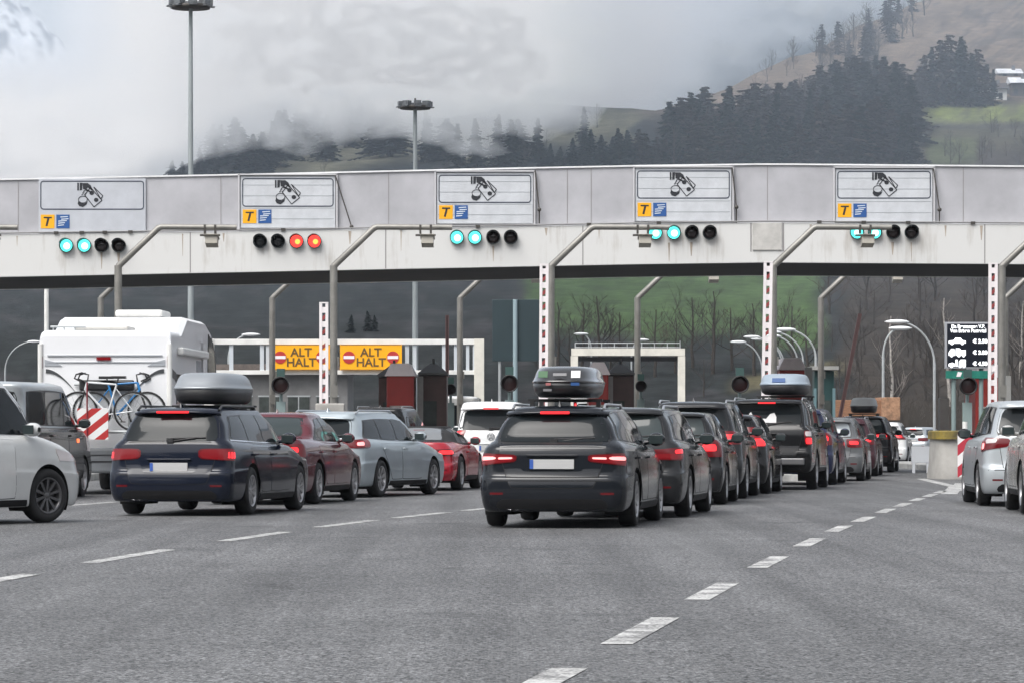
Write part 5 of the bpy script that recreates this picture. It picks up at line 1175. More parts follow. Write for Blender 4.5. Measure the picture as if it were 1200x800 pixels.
# left queues
PN = fit(SEDAN)
car_n, _ = make_car('saloon_car', 'maroon four-door saloon beside the navy estate car', 'car', PN, C_MAROON, glass=M_GLASSL, spokes=7, third=False); put_rr(car_n, PN, 372.5, 590, 9.5)
PO = fit(ESTATE, L=4.8, W=1.86, H=1.50, wb=2.82, ro=1.02, roof_r=.50, belt=.95, beltr=1.02, cowl=3.4, tl_z=(.80, 1.02), tl_in=.50, tl_out=.52, tl_shape=(.05, .05, 0, -.04), lamps=[(.3, .97, .15, .85, 2), (.35, .6, .3, .7, 3), (.62, .95, .15, .8, 0)])
car_o, _ = make_car('estate_car', 'pale silver-blue estate car turned to the right, between the maroon saloon and the red cabriolet', 'car', PO, C_SILVB, rails=M_RAILS, spokes=7, glass=M_GLASS, third=False); put_rr(car_o, PO, 446, 582, 17.5)
PQ = fit(SEDAN, L=4.45, W=1.84, H=1.29, wb=2.4, ro=.95, belt=.86, deckz=.93, deck=.75, cowl=3.0, cowlz=.93, nose=.66, roof_r=1.35, roof_f=2.25, wroof=.50, taper=.14, rc=.30, r=.335, rw=(.97, .52, 1.2, .42), tl_z=(.68, .80), tl_in=.48, tl_out=.36, lamps=[(.2, .95, .2, .8, 1)], plate_z=.55, bump=.5, dlo=((1.25, .93), (2.8, .885), (2.2, 1.18), (1.5, 1.18)), wins=[((1.75, .93), (2.7, .90), (2.16, 1.17), (1.75, 1.20)), ], doors=[(1.55, 2.75, .28)], hfz=1.18)
car_q, _ = make_car('cabriolet', 'low red cabriolet with a black soft top and bright wheels', 'car', PQ, C_RED, roofmat=mat('soft_top', (.012, .012, .013), .85), glass=mat('soft_top_window', (.16, .17, .18), .2), spokes=10); put_rr(car_q, PQ, 540, 574, 8.0)
PR = fit(VAN, L=4.45, W=1.82, H=1.84, wb=2.68, ro=.9, cowl=3.5, roof_f=2.7, wroof=.66, belt=1.10, beltr=1.14, cowlz=1.14, nose=.88, roof_r=.30, rw=(1.20, .74, 1.62, .64), tl_z=(.96, 1.18), tl_in=.62, tl_out=.18, plate_z=.78, spoiler=True, hfz=1.66, lamps=[(.2, .95, .1, .9, 1)],
    dlo=((.4, 1.16), (3.3, 1.14), (2.7, 1.68), (.5, 1.68)), wins=[((.46, 1.18), (1.3, 1.17), (1.3, 1.68), (.56, 1.66), 0), ((1.35, 1.17), (2.25, 1.16), (2.25, 1.70), (1.35, 1.68)), ((2.3, 1.16), (3.2, 1.15), (2.66, 1.66), (2.3, 1.7))], doors=[(1.3, 2.26, .32), (2.28, 3.2, .32)], chrome_line=False, line=True)
car_r, S_r = make_car('passenger_van', 'white boxy people carrier with a round badge, between the red cabriolet and the graphite estate', 'car', PR, C_WHITE, glass=M_GLASS, spokes=5, doors=True); put_rr(car_r, PR, 634.5 - 102, 565, 2.0, side=-1)
p = S_r.rear(0, 1.02, 1); g = MB()
g.lathe([(.085, 0), (.085, -.012), (.073, -.012), (.073, 0)], (0, p[1] - .008, 1.04), 'y', 22, smooth=False)
def stroke(g, a, b, c, w_=.012):
    a = Vector(a); b = Vector(b); d = (b - a).normalized(); n_ = Vector((-d.y, d.x)) * w_; g.prism([tuple(a - n_), tuple(b - n_), tuple(b + n_), tuple(a + n_)], c - .012, c)
for a, b in (((-.03, 1.105), (0, 1.05)), ((0, 1.05), (.03, 1.105)), ((-.06, 1.085), (-.03, .98)), ((-.03, .98), (0, 1.04)), ((0, 1.04), (.03, .98)), ((.03, .98), (.06, 1.085))): stroke(g, a, b, p[1] - .01, .006)
g.build('badge', mat('badge_grey', (.25, .26, .28), .3, metal=.6), car_r)
PS = fit(VAN, L=5.6, W=2.0, H=2.28, wroof=.86, cowl=4.9, roof_f=4.1, wb=3.4, ro=1.1, rw=(1.32, .80, 1.95, .76), dlo=((3.6, 1.25), (4.8, 1.22), (4.1, 1.9), (3.6, 1.95)), wins=[((3.65, 1.26), (4.7, 1.24), (4.05, 1.88), (3.65, 1.92), 0)], doors=[(3.5, 4.7, .32)], hfz=2.1)
car_s, _ = make_car('delivery_van', 'white delivery van seen behind and left of the white people carrier', 'van', PS, C_WHITE, plate=True); put_rr(car_s, PS, 492, 0, 1.0, side=-1, Y=106)
PT = fit(VAN, L=5.4, W=2.0, H=2.45, wroof=.86, cowl=4.7, roof_f=3.9, wb=3.3, ro=1.1, rw=(1.4, .80, 2.1, .76), dlo=((3.5, 1.25), (4.6, 1.22), (3.9, 2.0), (3.5, 2.0)), wins=[((3.55, 1.26), (4.5, 1.24), (3.86, 1.98), (3.55, 2.0), 0)], doors=[(3.4, 4.5, .32)], hfz=2.2, tl_z=(1.9, 2.2))
car_t, _ = make_car('delivery_van', 'tall white van whose roof shows behind the black roof box', 'van', PT, C_WHITE); put_rr(car_t, PT, 735, 0, 5.0, Y=116)
PU = fit(SUV, H=1.78, L=4.5)
car_u, _ = make_car('suv', 'dark SUV whose roof shows over the pale silver-blue estate, before the red booth', 'car', PU, C_BLACK, rails=M_RAILS); put_rr(car_u, PU, 488, 0, 8, Y=86)
# brown-black minibus and crossing silver car at the left edge
PV = fit(VAN, chrome_line=False)
car_v, S_v = make_car('minibus', 'dark brown minibus with silver roof posts behind the crossing silver car', 'van', PV, C_BROWN, rails=None, roofmat=C_SILVER, spokes=5, lit=False, tailmat=M_BLACK); put_rr(car_v, PV, 97 , 581.5, 5.6)
car_v.location = Vector(car_v.location) - Vector((math.sin(R(5.6)) * PV['wb'], math.cos(R(5.6)) * PV['wb'], 0))
p = S_v.side(PV['ro'] + PV['wb'] - .52, .98); g = MB(); g.box((p[0] + .006, p[1], p[2]), (.02, .16, .07)); g.build('side_indicator', M_AMB, car_v, bevel=.005)
PW = fit(HATCH, L=4.2, W=1.78, H=1.80, roof_f=2.95, cowl=3.4, belt=1.05, beltr=1.1, cowlz=1.10, nose=.86, wb=2.6, ro=.75, r=.335, gc=.2, rw=(1.15, .56, 1.62, .48), hfz=1.64, dlo=((.36, 1.14), (3.36, 1.075), (2.85, 1.66), (.62, 1.64)), wins=[((.46, 1.15), (.9, 1.13), (.9, 1.64), (.68, 1.6), 0), ((.94, 1.13), (1.76, 1.10), (1.76, 1.67), (.94, 1.64)), ((1.80, 1.10), (3.26, 1.09), (2.80, 1.64), (1.80, 1.66))])
car_w, _ = make_car('crossing_car', 'light silver car cutting across at the left edge, only its front half in view', 'car', PW, paint('pearl_white', (.52, .53, .53)), group=None, lit=False, spokes=10, rim=M_RIMD, steer=R(-6))
a = R(32); xf, yf = wx(56, 42.3), 42.3; lx, ly = PW['W'] / 2 - .05, PW['ro'] + PW['wb']; c, s_ = math.cos(-a), math.sin(-a)
car_w.rotation_euler = (0, 0, -a); car_w.location = (xf - (lx * c - ly * s_), yf - (lx * s_ + ly * c), .004)
# right edge
PX1 = fit(HATCH, L=4.38, W=1.83, H=1.62, wb=2.65, ro=.85, cowl=3.35, roof_r=.34, roof_f=2.5, belt=1.0, beltr=1.06, nose=.82, cowlz=1.06, wroof=.60, rw=(1.09, .64, 1.47, .54), tl_z=(.84, 1.04), tl_in=.47, tl_out=.42, tl_shape=(.06, -.03, 0, -.01), lamps=[(.55, .97, .12, .75, 2), (.62, .85, .15, .6, 3), (.25, .6, .55, .92, 0)], dlo=((.36, 1.1), (3.2, 1.02), (2.5, 1.48), (.62, 1.5)), wins=[((.46, 1.12), (.98, 1.09), (.98, 1.50), (.68, 1.48), 0), ((1.02, 1.09), (1.84, 1.05), (1.84, 1.52), (1.02, 1.5)), ((1.89, 1.05), (3.08, 1.03), (2.42, 1.47), (1.89, 1.52))], doors=[(.85, 1.86, .30), (1.87, 3.1, .30)], plate_z=.80, r=.33, tg=(.42, .54, .64), hfz=1.5, mirror_mat=None)
PX1['mirror_mat'] = C_BLACK
car_x, _ = make_car('compact_mpv', 'silver compact people carrier at the right edge with dark mirror and lit lamps', 'car', PX1, C_SILVER, spokes=5, trim=M_CHROME); put_rr(car_x, PX1, 1147, 592, 3.0, side=-1)
PY1 = fit(SUV, L=4.3, H=1.6, tl_z=(.88, 1.2), tl_in=.45, tl_out=.5)
car_y, _ = make_car('suv', 'pale silver SUV cut off by the right edge of the picture, nearest on that side', 'car', PY1, paint('champagne', (.44, .435, .42), .2, .2), spokes=5); put_rr(car_y, PY1, 1198, 602, 4.0, side=-1)
# roof boxes
M_BOXS = mat('box_silver', (.26, .28, .30), .38, metal=.3, coat=.2); M_BOXK = mat('box_black', (.012, .012, .013), .3, coat=.3); M_BOXG = mat('box_matt_grey', (.62, .64, .64), .5)
M_SG = mat('sticker_green', (.02, .10, .03), .5); M_SW = mat('sticker_white', (.5, .5, .5), .5); M_SGR = mat('sticker_grey', (.16, .16, .17), .5); M_SB = mat('sticker_blue', (.015, .07, .22), .5); M_SR = mat('sticker_pink', (.35, .12, .12), .5)
rb = roof_box('silver roof box with dark tray on the navy estate car', 2.1, .88, .43, M_BOXS, M_BLACK, car_b, (.08, 1.1, 1.52))
rb = roof_box('black roof box with stickers on the graphite estate car', 2.0, .80, .37, mat('box_black_lid', (.012, .012, .013), .2, coat=1.0), M_BOXK, car_a, (0.0, .72, 1.54),
    [(-.20, .265, .11, .08, M_SG, 'green_sticker'), (.19, .265, .11, .09, M_SW, 'white_sticker'), (0, .262, .16, .035, M_SGR, 'grey_sticker'), (.19, .150, .10, .035, M_SB, 'blue_sticker'), (-.13, .150, .06, .03, M_SR, 'pink_sticker'), (-.14, .08, .1, .03, M_SGR, 'grey_label')])
g = MB()  # pale upper shell of that box
rb2 = roof_box('silver-blue roof box with a blue framed plate on the black off-road car', 2.0, .98, .42, mat('box_paleblue', (.30, .36, .42), .35, metal=.2, coat=.2), M_BLACK, car_g, (.22, .9, 1.885), [(-.06, .28, .26, .09, M_SB, 'blue_frame'), (-.06, .285, .19, .05, M_SW, 'white_plate')])
rb3 = roof_box('matt grey roof box on the dark grey SUV near the front of the right queue', 1.9, .78, .44, M_BOXG, M_BLACK, car_k, (-.02, .8, 1.72))
# ------------------------------------------------------------------ motorhome
mh = empty('motorhome'); tag(mh, 'white motorhome with sweeping grey stripes carrying bicycles on its rear', 'motorhome')
YM = 62.0; k = YM / F; Wm = 2.40; Hm = 2.98; Lm = 6.4
M_MHW = mat('motorhome_white', (.74, .75, .77), .35, coat=.3, var=.03, vs_=1); M_MHG = mat('stripe_dark_grey', (.05, .055, .06), .4); M_MHL = mat('stripe_light_grey', (.33, .35, .38), .4)
def rr_section(w_, z0, z1, r_, n=6):
    o = []
    for (sx, sz, a0) in ((1, 1, 0), (-1, 1, 90)):
        for j in range(n):
            a_ = R(a0 + 90 * j / (n - 1)); o.append((sx * (w_ / 2 - r_) + r_ * math.cos(a_), z1 - r_ + r_ * math.sin(a_)))
    o += [(-w_ / 2, z0), (w_ / 2, z0)]; return o
def loft_y(secs, nm, m, parent, caps=True):
    g = MB(); n = len(secs[0][1])
    g.grid([[(x, y, z) for x, z in pts] for y, pts in secs], close_u=True)
    if caps: g.add([(x, secs[0][0], z) for x, z in secs[0][1]], [tuple(range(n))]); g.add([(x, secs[-1][0], z) for x, z in secs[-1][1]], [tuple(range(n))])
    o = g.build(nm, m, parent, bevel=0)
    for p_ in o.data.polygons: p_.use_smooth = False
    b = o.modifiers.new('bevel', 'BEVEL'); b.width = .035; b.segments = 3; b.limit_method = 'ANGLE'; b.angle_limit = R(35)
    return o
loft_y([(0.0, rr_section(Wm, .62, Hm - .10, .12)), (.12, rr_section(Wm, .60, Hm, .12)), (4.4, rr_section(Wm, .60, Hm, .12))], 'rear_body', M_MHW, mh)
# over-cab bed: side profile of the alcove, lofted across the width
prof_ = [(4.2, 1.75), (5.4, 1.78), (6.05, 2.0), (6.35, 2.35), (6.2, 2.72), (5.6, 3.10), (4.75, 3.28), (2.1, 3.28), (1.3, 2.96), (4.2, 2.9)]
n = len(prof_)
for f_, x in ((1, 0),):
    A = [(-Wm / 2 + .10, y, z) for y, z in prof_]; B = [(Wm / 2 - .10, y, z) for y, z in prof_]
    A2 = [(-Wm / 2 + .0, y + (.06 if y < 3 else -.06), z - (.06 if z > 2.5 else -.05)) for y, z in prof_]; B2 = [(Wm / 2, y + (.06 if y < 3 else -.06), z - (.06 if z > 2.5 else -.05)) for y, z in prof_]
    g.grid([A2, A, B, B2], close_u=True, smooth=False); g.add(A2, [tuple(range(n))]); g.add(B2, [tuple(range(n))])
alc = g.build('overcab_bed', M_MHW, mh)
loft_y([(4.3, [(-1.0, .35), (-1.02, 1.8), (1.02, 1.8), (1.0, .35)][::-1]), (5.6, [(-1.0, .35), (-1.0, 1.75), (1.0, 1.75), (1.0, .35)][::-1]), (6.2, [(-.98, .35), (-.95, 1.15), (.95, 1.15), (.98, .35)][::-1]), (6.75, [(-.9, .4), (-.85, .9), (.85, .9), (.9, .4)][::-1])], 'cab', M_MHW, mh)
for sg in (-1, 1):
    g = MB(); g.prism([(4.9, 1.2), (5.7, 1.2), (5.5, 1.68), (4.9, 1.68)], 0, .02); o = g.build('cab_window', M_GLASS, mh); o.rotation_euler = (0, 0, R(90)); o.location = (sg * 1.015 + .01, 0, 0)
    def sidepanel(nm, poly, m_, t=.012):
        g = MB(); x = sg * Wm / 2; x2 = x + sg * t; nn = len(poly); vs2 = [(x - sg * .004, y, z) for y, z in poly] + [(x2, y, z) for y, z in poly]
        g.add(vs2, [tuple(range(nn)), tuple(range(nn, 2 * nn))] + [(i, (i + 1) % nn, nn + (i + 1) % nn, nn + i) for i in range(nn)]); return g.build(nm, m_, mh)
    sidepanel('side_window', [(5.0, 2.1), (6.1, 2.15), (6.1, 2.5), (5.8, 2.9), (5.1, 3.05)], M_GLASS)
    sidepanel('side_window', [(2.0, 1.75), (3.1, 1.75), (3.1, 2.2), (2.0, 2.2)], M_GLASS)
    sidepanel('side_window', [(.7, 1.65), (1.4, 1.65), (1.4, 2.2), (.7, 2.2)], M_GLASS)
    sidepanel('side_stripe', [(.05, 2.30), (.6, 2.22), (1.2, 2.02), (1.8, 1.7), (2.3, 1.3), (2.2, 1.3), (1.65, 1.62), (1.1, 1.90), (.5, 2.10), (.05, 2.14)], M_MHG)
    sidepanel('side_stripe', [(5.6, 3.0), (6.2, 2.6), (6.3, 2.2), (6.24, 2.2), (6.1, 2.55), (5.5, 2.95)], M_MHG)
    sidepanel('entry_door', [(3.45, .75), (4.1, .75), (4.1, 2.5), (3.45, 2.5)], M_MHL, .008)
    sidepanel('skirt', [(.1, .42), (4.3, .42), (4.3, .62), (.1, .62)], M_MHW, -.03)
    g = MB(); g.tube([(sg * (Wm / 2 - .02), -.0, .9), (sg * (Wm / 2 - .02), -.0, Hm - .25)], .05, 8); g.build('corner_trim', M_PORT, mh)
    g = MB(); g.box((sg * (Wm / 2 - .03), -.012, 2.4), (.07, .03, .22)); g.build('marker_lamp', M_TAIL, mh)
    wheel(mh, sg * (Wm / 2 - .26), 2.0, .35, .24, 8, M_RIM, sg); wheel(mh, sg * (Wm / 2 - .30), 5.75, .35, .23, 8, M_RIM, sg)
    g = MB(); g.box((sg * 1.12, 6.0, 1.45), (.16, .12, .36)); g.tube([(sg * .98, 5.9, 1.4), (sg * 1.1, 6.0, 1.45)], .025, 6); g.build('wing_mirror', M_BLACK, mh, bevel=.02)
# awning cassette on the right side
g = MB(); g.box((Wm / 2 + .06, 2.6, 2.62), (.12, 3.6, .14)); g.build('awning', M_PORT, mh, bevel=.03)
# rear face details
def arcband(sg, th, off):
    pts = []
    for t in np.linspace(0, 1, 12):
        x = sg * (Wm / 2 - .12 - .60 * t); z = 2.28 - .50 * t ** 1.8 - off; pts.append((x, z))
    out = pts + [(x, z - th * (1 - i / 11)) for i, (x, z) in reversed(list(enumerate(pts)))]; return out
for sg in (-1, 1):
    g = MB(); P_ = arcband(sg, .075, 0); n2 = len(P_) // 2
    up = P_[:n2]; lo = P_[n2:][::-1]
    for i in range(n2 - 1): g.prism([up[i], up[i + 1], lo[i + 1], lo[i]], -.016, .0)
    g.build('rear_stripe', M_MHG, mh)
for sg in (-1, 1):
    g = MB(); g.prism([(sg * (Wm / 2 - .1), 2.33), (sg * (Wm / 2 - .42), 2.33), (sg * (Wm / 2 - .30), 2.40), (sg * (Wm / 2 - .1), 2.45)], -.014, 0); g.build('rear_stripe', M_MHL, mh)
g = MB(); g.box((0, -.01, 2.40), (Wm - .3, .02, .012)); g.box((0, -.01, 2.52), (Wm - .3, .03, .02)); g.build('rear_moulding', M_MHL, mh)
g = MB(); g.box((-.02, -.025, 2.465), (.26, .03, .055)); g.build('brake_light', M_TLIT2, mh)
g = MB(); g.box((0, -.03, .62), (Wm - .06, .14, .46)); g.build('rear_bumper', mat('bumper_midgrey', (.22, .235, .25), .5), mh, bevel=.05)
g = MB(); g.box((0, -.106, .60), (Wm - .4, .012, .02)); g.box((0, -.106, .72), (Wm - .4, .012, .012)); g.build('bumper_groove', M_GAP, mh)
for sg in (-1, 1):
    g = MB(); g.box((sg * .98, -.10, .66), (.24, .04, .16)); g.build('tail_light', M_TAIL, mh, bevel=.01)
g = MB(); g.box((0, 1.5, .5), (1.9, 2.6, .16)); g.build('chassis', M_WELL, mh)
g = MB(); g.box((.30, 2.6, 3.35), (.9, 1.1, .14)); g.build('roof_hatch', M_PORT, mh, bevel=.05)
g = MB(); g.box((-.15, .9, 3.03), (1.0, .9, .08)); g.build('roof_hatch', mat('hatch_grey', (.5, .49, .46), .5), mh, bevel=.03)
g = MB(); g.tube([(-Wm / 2 + .15, .3, Hm + .07), (-.4, .3, Hm + .07)], .02, 6)
for x in (-1.0, -.8, -.6): g.tube([(x, .3, Hm - .02), (x, .3, Hm + .07)], .015, 5)
g.build('roof_rack_bar', M_GALV, mh)
mh.location = (wx(123, YM), YM, 0); mh.rotation_euler = (0, 0, R(-2.5))
# rear carrier (part of the motorhome), hazard panel, bicycles
g = MB()
for sg in (-.45, .45): g.tube([(sg, -.02, .9), (sg, -.02, 2.05)], .022, 6); g.tube([(sg, -.02, 1.11), (sg, -.72, 1.11)], .02, 6)
for y in (-.22, -.42): g.tube([(-.85, y, 1.14), (.85, y, 1.14)], .03, 6)
g.tube([(-.55, -.05, 2.0), (.55, -.05, 2.0)], .022, 6); g.build('bicycle_carrier', M_GALV, mh)
hp = empty('warning_board'); tag(hp, 'red and white striped warning board hung on the bicycle carrier of the motorhome', 'warning board')
ms_ = stripe_mat('warning_stripe', (.70, .70, .70), (.40, .025, .025), .235, R(-52))
g = MB(); g.box((0, 0, 0), (.56, .025, .56)); g.build('board', ms_, hp, bevel=.004)
g = MB(); g.tube([(-.1, -.03, -.3), (-.1, -.03, .75)], .014, 6); g.build('strap', mat('strap_red', (.2, .02, .03), .6), hp)
hp.location = mh.location + Matrix.Rotation(R(-2.5), 3, 'Z') @ Vector((-.1, -.72, 1.28)); hp.rotation_euler = (0, 0, R(-2.5))
def bicycle(label, frame, flip, loc, wr=.34, bars='drop'):
    s = empty('bicycle'); tag(s, label, 'bicycle', 'bicycles on the motorhome carrier'); f_ = -1 if flip else 1
    X = lambda x: f_ * x
    for cx in (-.5, .5):
        g = MB(); 
        ring = [(X(cx) + wr * math.cos(t), 0, wr + wr * math.sin(t)) for t in np.linspace(0, 2 * math.pi, 30)]; g.tube(ring, .022, 6, cap=False); w0 = g.build('wheel', M_TYRE, s)
        g = MB(); ring = [(X(cx) + wr * .93 * math.cos(t), 0, wr + wr * .93 * math.sin(t)) for t in np.linspace(0, 2 * math.pi, 26)]; g.tube(ring, .012, 5, cap=False)
        for j in range(16): a_ = 2 * math.pi * j / 16; g.tube([(X(cx), 0, wr), (X(cx) + wr * .92 * math.cos(a_), 0, wr + wr * .92 * math.sin(a_))], .003, 3)
        g.tube([(X(cx), -.05, wr), (X(cx), .05, wr)], .02, 6); g.build('rim', M_GALV, w0)
    g = MB(); bb = (X(-.04), 0, .28); st = (X(-.2), 0, .82); hd = (X(.33), 0, .86); hd2 = (X(.37), 0, .72); rw_ = (X(-.5), 0, wr); fw = (X(.5), 0, wr)
    for a_, b_, r_ in ((bb, st, .02), (st, hd, .019), (bb, hd2, .024), (hd, hd2, .026), (rw_, bb, .012), (rw_, (X(-.18), 0, .76), .011)): g.tube([a_, b_], r_, 7)
    g.build('frame', frame, s)
    g = MB(); g.tube([hd2, (X(.45), 0, .5), fw], .018, 6); g.build('fork', mat('fork_black', (.02, .02, .02), .4), s)
    g = MB(); g.tube([st, (X(-.23), 0, .93)], .014, 6); g.box((X(-.24), 0, .95), (.26, .13, .05)); g.build('saddle', M_BLACK, s, bevel=.015)
    g = MB(); g.tube([hd, (X(.31), 0, 1.0), (X(.4), 0, 1.02)], .016, 6)
    for sy in (-1, 1):
        if bars == 'drop': g.tube([(X(.4), 0, 1.02), (X(.4), sy * .18, 1.03), (X(.5), sy * .2, 1.0), (X(.53), sy * .2, .93), (X(.42), sy * .2, .88)], .017, 6)
        else: g.tube([(X(.38), 0, 1.02), (X(.34), sy * .28, 1.05)], .016, 6)
    g.build('handlebar', M_BLACK, s)
    g = MB(); g.lathe([(.09, -.015), (.095, 0), (.09, .015)], bb, 'y', 18); g.tube([bb, (X(.06), -.06, .16)], .012, 5); g.box((X(.08), -.1, .15), (.09, .07, .02)); g.build('crank', M_ROD, s)
    s.rotation_euler = (0, 0, R(-2.5)); s.location = mh.location + Matrix.Rotation(R(-2.5), 3, 'Z') @ Vector(loc); return s
bicycle('blue bicycle nearest the motorhome wall, front wheel to the right', mat('frame_blue', (.02, .20, .50), .35, coat=.4), False, (.30, -.22, 1.17))
bicycle('white and navy bicycle on the outer rail, handlebar at the left', mat('frame_white', (.62, .64, .66), .35, coat=.4), True, (.08, -.42, 1.17), bars='drop')
bag = MB(); bag.box((0, 0, 0), (1.0, .08, .2)); o = bag.build('rolled_cover', M_BLACK, None, bevel=.05); o.location = mh.location + Vector((.05, -.13, 1.98)); tag(o, 'rolled black cover strapped above the bicycles', 'cover')
# orange-brown timber load on a lorry far ahead
YT_ = 150; k = YT_ / F; s = empty('timber_lorry', (wx(1015, YT_), YT_, 0)); tag(s, 'lorry with an orange-brown timber load behind the grey-boxed SUV', 'lorry')
g = MB(); z0, z1 = wz(492, YT_), wz(468, YT_); g.box((-.35, 2, (z0 + z1) / 2), (62 * k, 3.6, z1 - z0)); g.build('load', mat('timber_orange', (.22, .11, .06), .7, var=.35, vs_=6, stretch=(1, 1, 8)), s, bevel=.03)
g = MB(); g.box((1.1, 1.6, (wz(492, YT_) + wz(465, YT_)) / 2), (22 * k, 3, wz(465, YT_) - wz(492, YT_))); g.build('load', mat('timber_light', (.30, .17, .10), .7, var=.4, vs_=5), s, bevel=.03)
g = MB(); g.box((0, 2, 1.0), (2.4, 6, .5)); g.build('chassis', M_BPLA, s)
for sx in (-1, 1):
    for y in (.5, 3.5): wheel(s, sx * .95, y, .45, .28, 6, M_RIMD, sx)
g = MB(); g.box((0, 6, 1.6), (2.3, 1.8, 1.6)); g.build('cab', C_GREY, s, bevel=.15)
# people-sized bits near the portal: small traffic cabinet
g = MB(); g.box((0, 0, .75), (.55, .45, 1.5)); o = g.build('control_cabinet', mat('cabinet_grey', (.35, .36, .37), .6, var=.1, vs_=3), bevel=.02); o.location = (wx(845, 99), 99, .16); o.scale.z = 1.15; tag(o, 'grey control cabinet left of the round signal beside the black off-road car', 'cabinet')
g = MB(); g.box((0, 0, .7), (.7, .5, 1.4)); o = g.build('control_cabinet', M_CONC, bevel=.03); o.location = (wx(391, 84), 82.5, .16); o.scale.z = 1.2; tag(o, 'stubby grey cabinet at the foot of the pole behind the silver-blue estate', 'cabinet')
# ------------------------------------------------------------------ opposite valley side, unseen behind the viewer, added to darken the car reflections
xs2 = np.linspace(-1500, 1500, 90); ys2 = np.linspace(0, 1, 40); X_, T_ = np.meshgrid(xs2, ys2)
Yh = -70 - 480 * T_; Zh = -1 + 165 * smooth(T_ * .9 + .05) * (0.9 + .35 * fbm(X_ / 160, T_ * 2, 4, 77)) + 0 * X_
g = MB(); g.grid(np.stack([X_, Yh, Zh], -1)); o = g.build('unseen_valley_side', cover_mat('valley_cover', .8, .08)); set_cover(o, np.zeros(X_.shape + (3,)) + np.array([.035, .042, .035])); tag(o, kind='structure')
# ------------------------------------------------------------------ trees
M_BARK = mat('bark', (.038, .032, .028), .9, var=.3, vs_=3); M_BARKP = mat('birch_bark', (.30, .28, .26), .8, var=.35, vs_=4)
def leafmat(name, c, c2): return mat(name, c, .9, col2=c2, vs_=.9, spec=.15)
M_SPR = [leafmat('spruce_needles', (.009, .015, .015), (.021, .028, .024)), leafmat('larch_twigs', (.026, .022, .021), (.046, .038, .033)), leafmat('fir_needles', (.009, .017, .019), (.020, .032, .030))]
def conifer_mesh(seed, mi, h=14.0, sparse=1.0, wid=.19):
    rnd = random.Random(seed); cr = MB(); n = int(64 * sparse)
    for i in range(n):
        t = (i + rnd.random()) / n; z = h * (.10 + .89 * t); R_ = h * wid * (1 - t) ** (.8 if mi != 1 else .55) * rnd.uniform(.45, 1.3) + .12
        for b in range(rnd.choice((4, 5, 6))):
            a = rnd.uniform(0, 6.283); r_ = R_ * rnd.uniform(.5, 1.2) * (1 + .25 * math.sin(a + seed)); dz = -r_ * rnd.uniform(.10, .45); ca, sa = math.cos(a), math.sin(a)
            m_ = max(2, int(r_ / .55))
            for k in range(m_):
                f0, f1 = k / m_, (k + 1.25) / m_; wq = .30 * (1 - .55 * f0) * rnd.uniform(.7, 1.5) + .08
                x0, x1 = r_ * f0, r_ * f1; z0, z1 = z + dz * f0 ** 1.3, z + dz * f1 ** 1.3
                px, py = -sa * wq, ca * wq; j = rnd.uniform(-.15, .15); hang = rnd.uniform(.12, .5)
                cr.add([(ca * x0 + px, sa * x0 + py, z0 + j), (ca * x0 - px, sa * x0 - py, z0 - j), (ca * x1 - px * .4, sa * x1 - py * .4, z1 - j), (ca * x1 + px * .4, sa * x1 + py * .4, z1 + j), (ca * (x0 + x1) / 2, sa * (x0 + x1) / 2, (z0 + z1) / 2 - hang)],
                       [(0, 1, 2, 3), (0, 3, 4), (1, 4, 2)])
    root = empty('conifer'); tr = MB(); tr.tube([(0, 0, -1), (0, 0, h * .5), (0, 0, h * .98)], [h * .014, h * .009, .03], 6); tr.build('trunk', M_BARK, root)
    cr.build('crown', M_SPR[mi], root, normals=False); return root
def bare_mesh(seed, h=12.0, m_=M_BARK, fine=None, spread=.5, levels=4):
    rnd = random.Random(seed); tr = MB(); br = MB()
    lean = rnd.uniform(-.05, .05); pts = [Vector((0, 0, -1))]; n = 7
    for i in range(1, n + 1): pts.append(Vector((lean * h * i / n + rnd.uniform(-.12, .12), rnd.uniform(-.12, .12), h * .85 * i / n)))
    tr.tube(pts, [h * .016 * (1 - i / (n + 1)) + .02 for i in range(n + 1)], 6)
    def grow(p, d, L, r_, lv):
        q = p; dd = d.copy(); pp = [p]; 
        for k in range(3): dd = (dd + Vector((rnd.uniform(-.2, .2), rnd.uniform(-.2, .2), rnd.uniform(.0, .22)))).normalized(); q = q + dd * L / 3; pp.append(q)
        br.tube(pp, [r_, r_ * .8, r_ * .6, r_ * .35], 3, cap=False)
        if lv <= 0: return
        for _ in range(rnd.choice((3, 4)) if lv > 1 else 5):
            t = rnd.uniform(.25, 1); s_ = pp[min(2, int(t * 3))]; e = pp[min(3, int(t * 3) + 1)]; st = s_.lerp(e, (t * 3) % 1)
            nd = (dd + Vector((rnd.uniform(-1, 1), rnd.uniform(-1, 1), rnd.uniform(-.3, .7))) * .8).normalized(); grow(st, nd, L * rnd.uniform(.42, .62), r_ * .5, lv - 1)
    for i in range(13):
        t = .22 + .75 * i / 13; k = t * n; p = pts[int(k)].lerp(pts[min(n, int(k) + 1)], k % 1); a = rnd.uniform(0, 6.283); up = rnd.uniform(.5, 1.3)
        grow(p, Vector((math.cos(a), math.sin(a), up)).normalized(), h * spread * (1.05 - t) * rnd.uniform(.6, 1) + .5, h * .006 * (1.1 - t) + .012, levels - 2)
    root = empty('bare_tree'); tr.build('trunk', m_, root); br.build('crown', fine or m_, root, normals=False); return root
CON = [conifer_mesh(1, 0), conifer_mesh(2, 0, sparse=.8, wid=.16), conifer_mesh(3, 2, wid=.22), conifer_mesh(4, 1, sparse=.55, wid=.2), conifer_mesh(5, 1, sparse=.7, wid=.17), conifer_mesh(6, 0, sparse=1.1, wid=.24)]
M_TWIG = mat('grey_twigs', (.045, .041, .039), .9, var=.2, vs_=.5); M_TWIGB = mat('brown_twigs', (.052, .040, .034), .9, var=.2, vs_=.5)
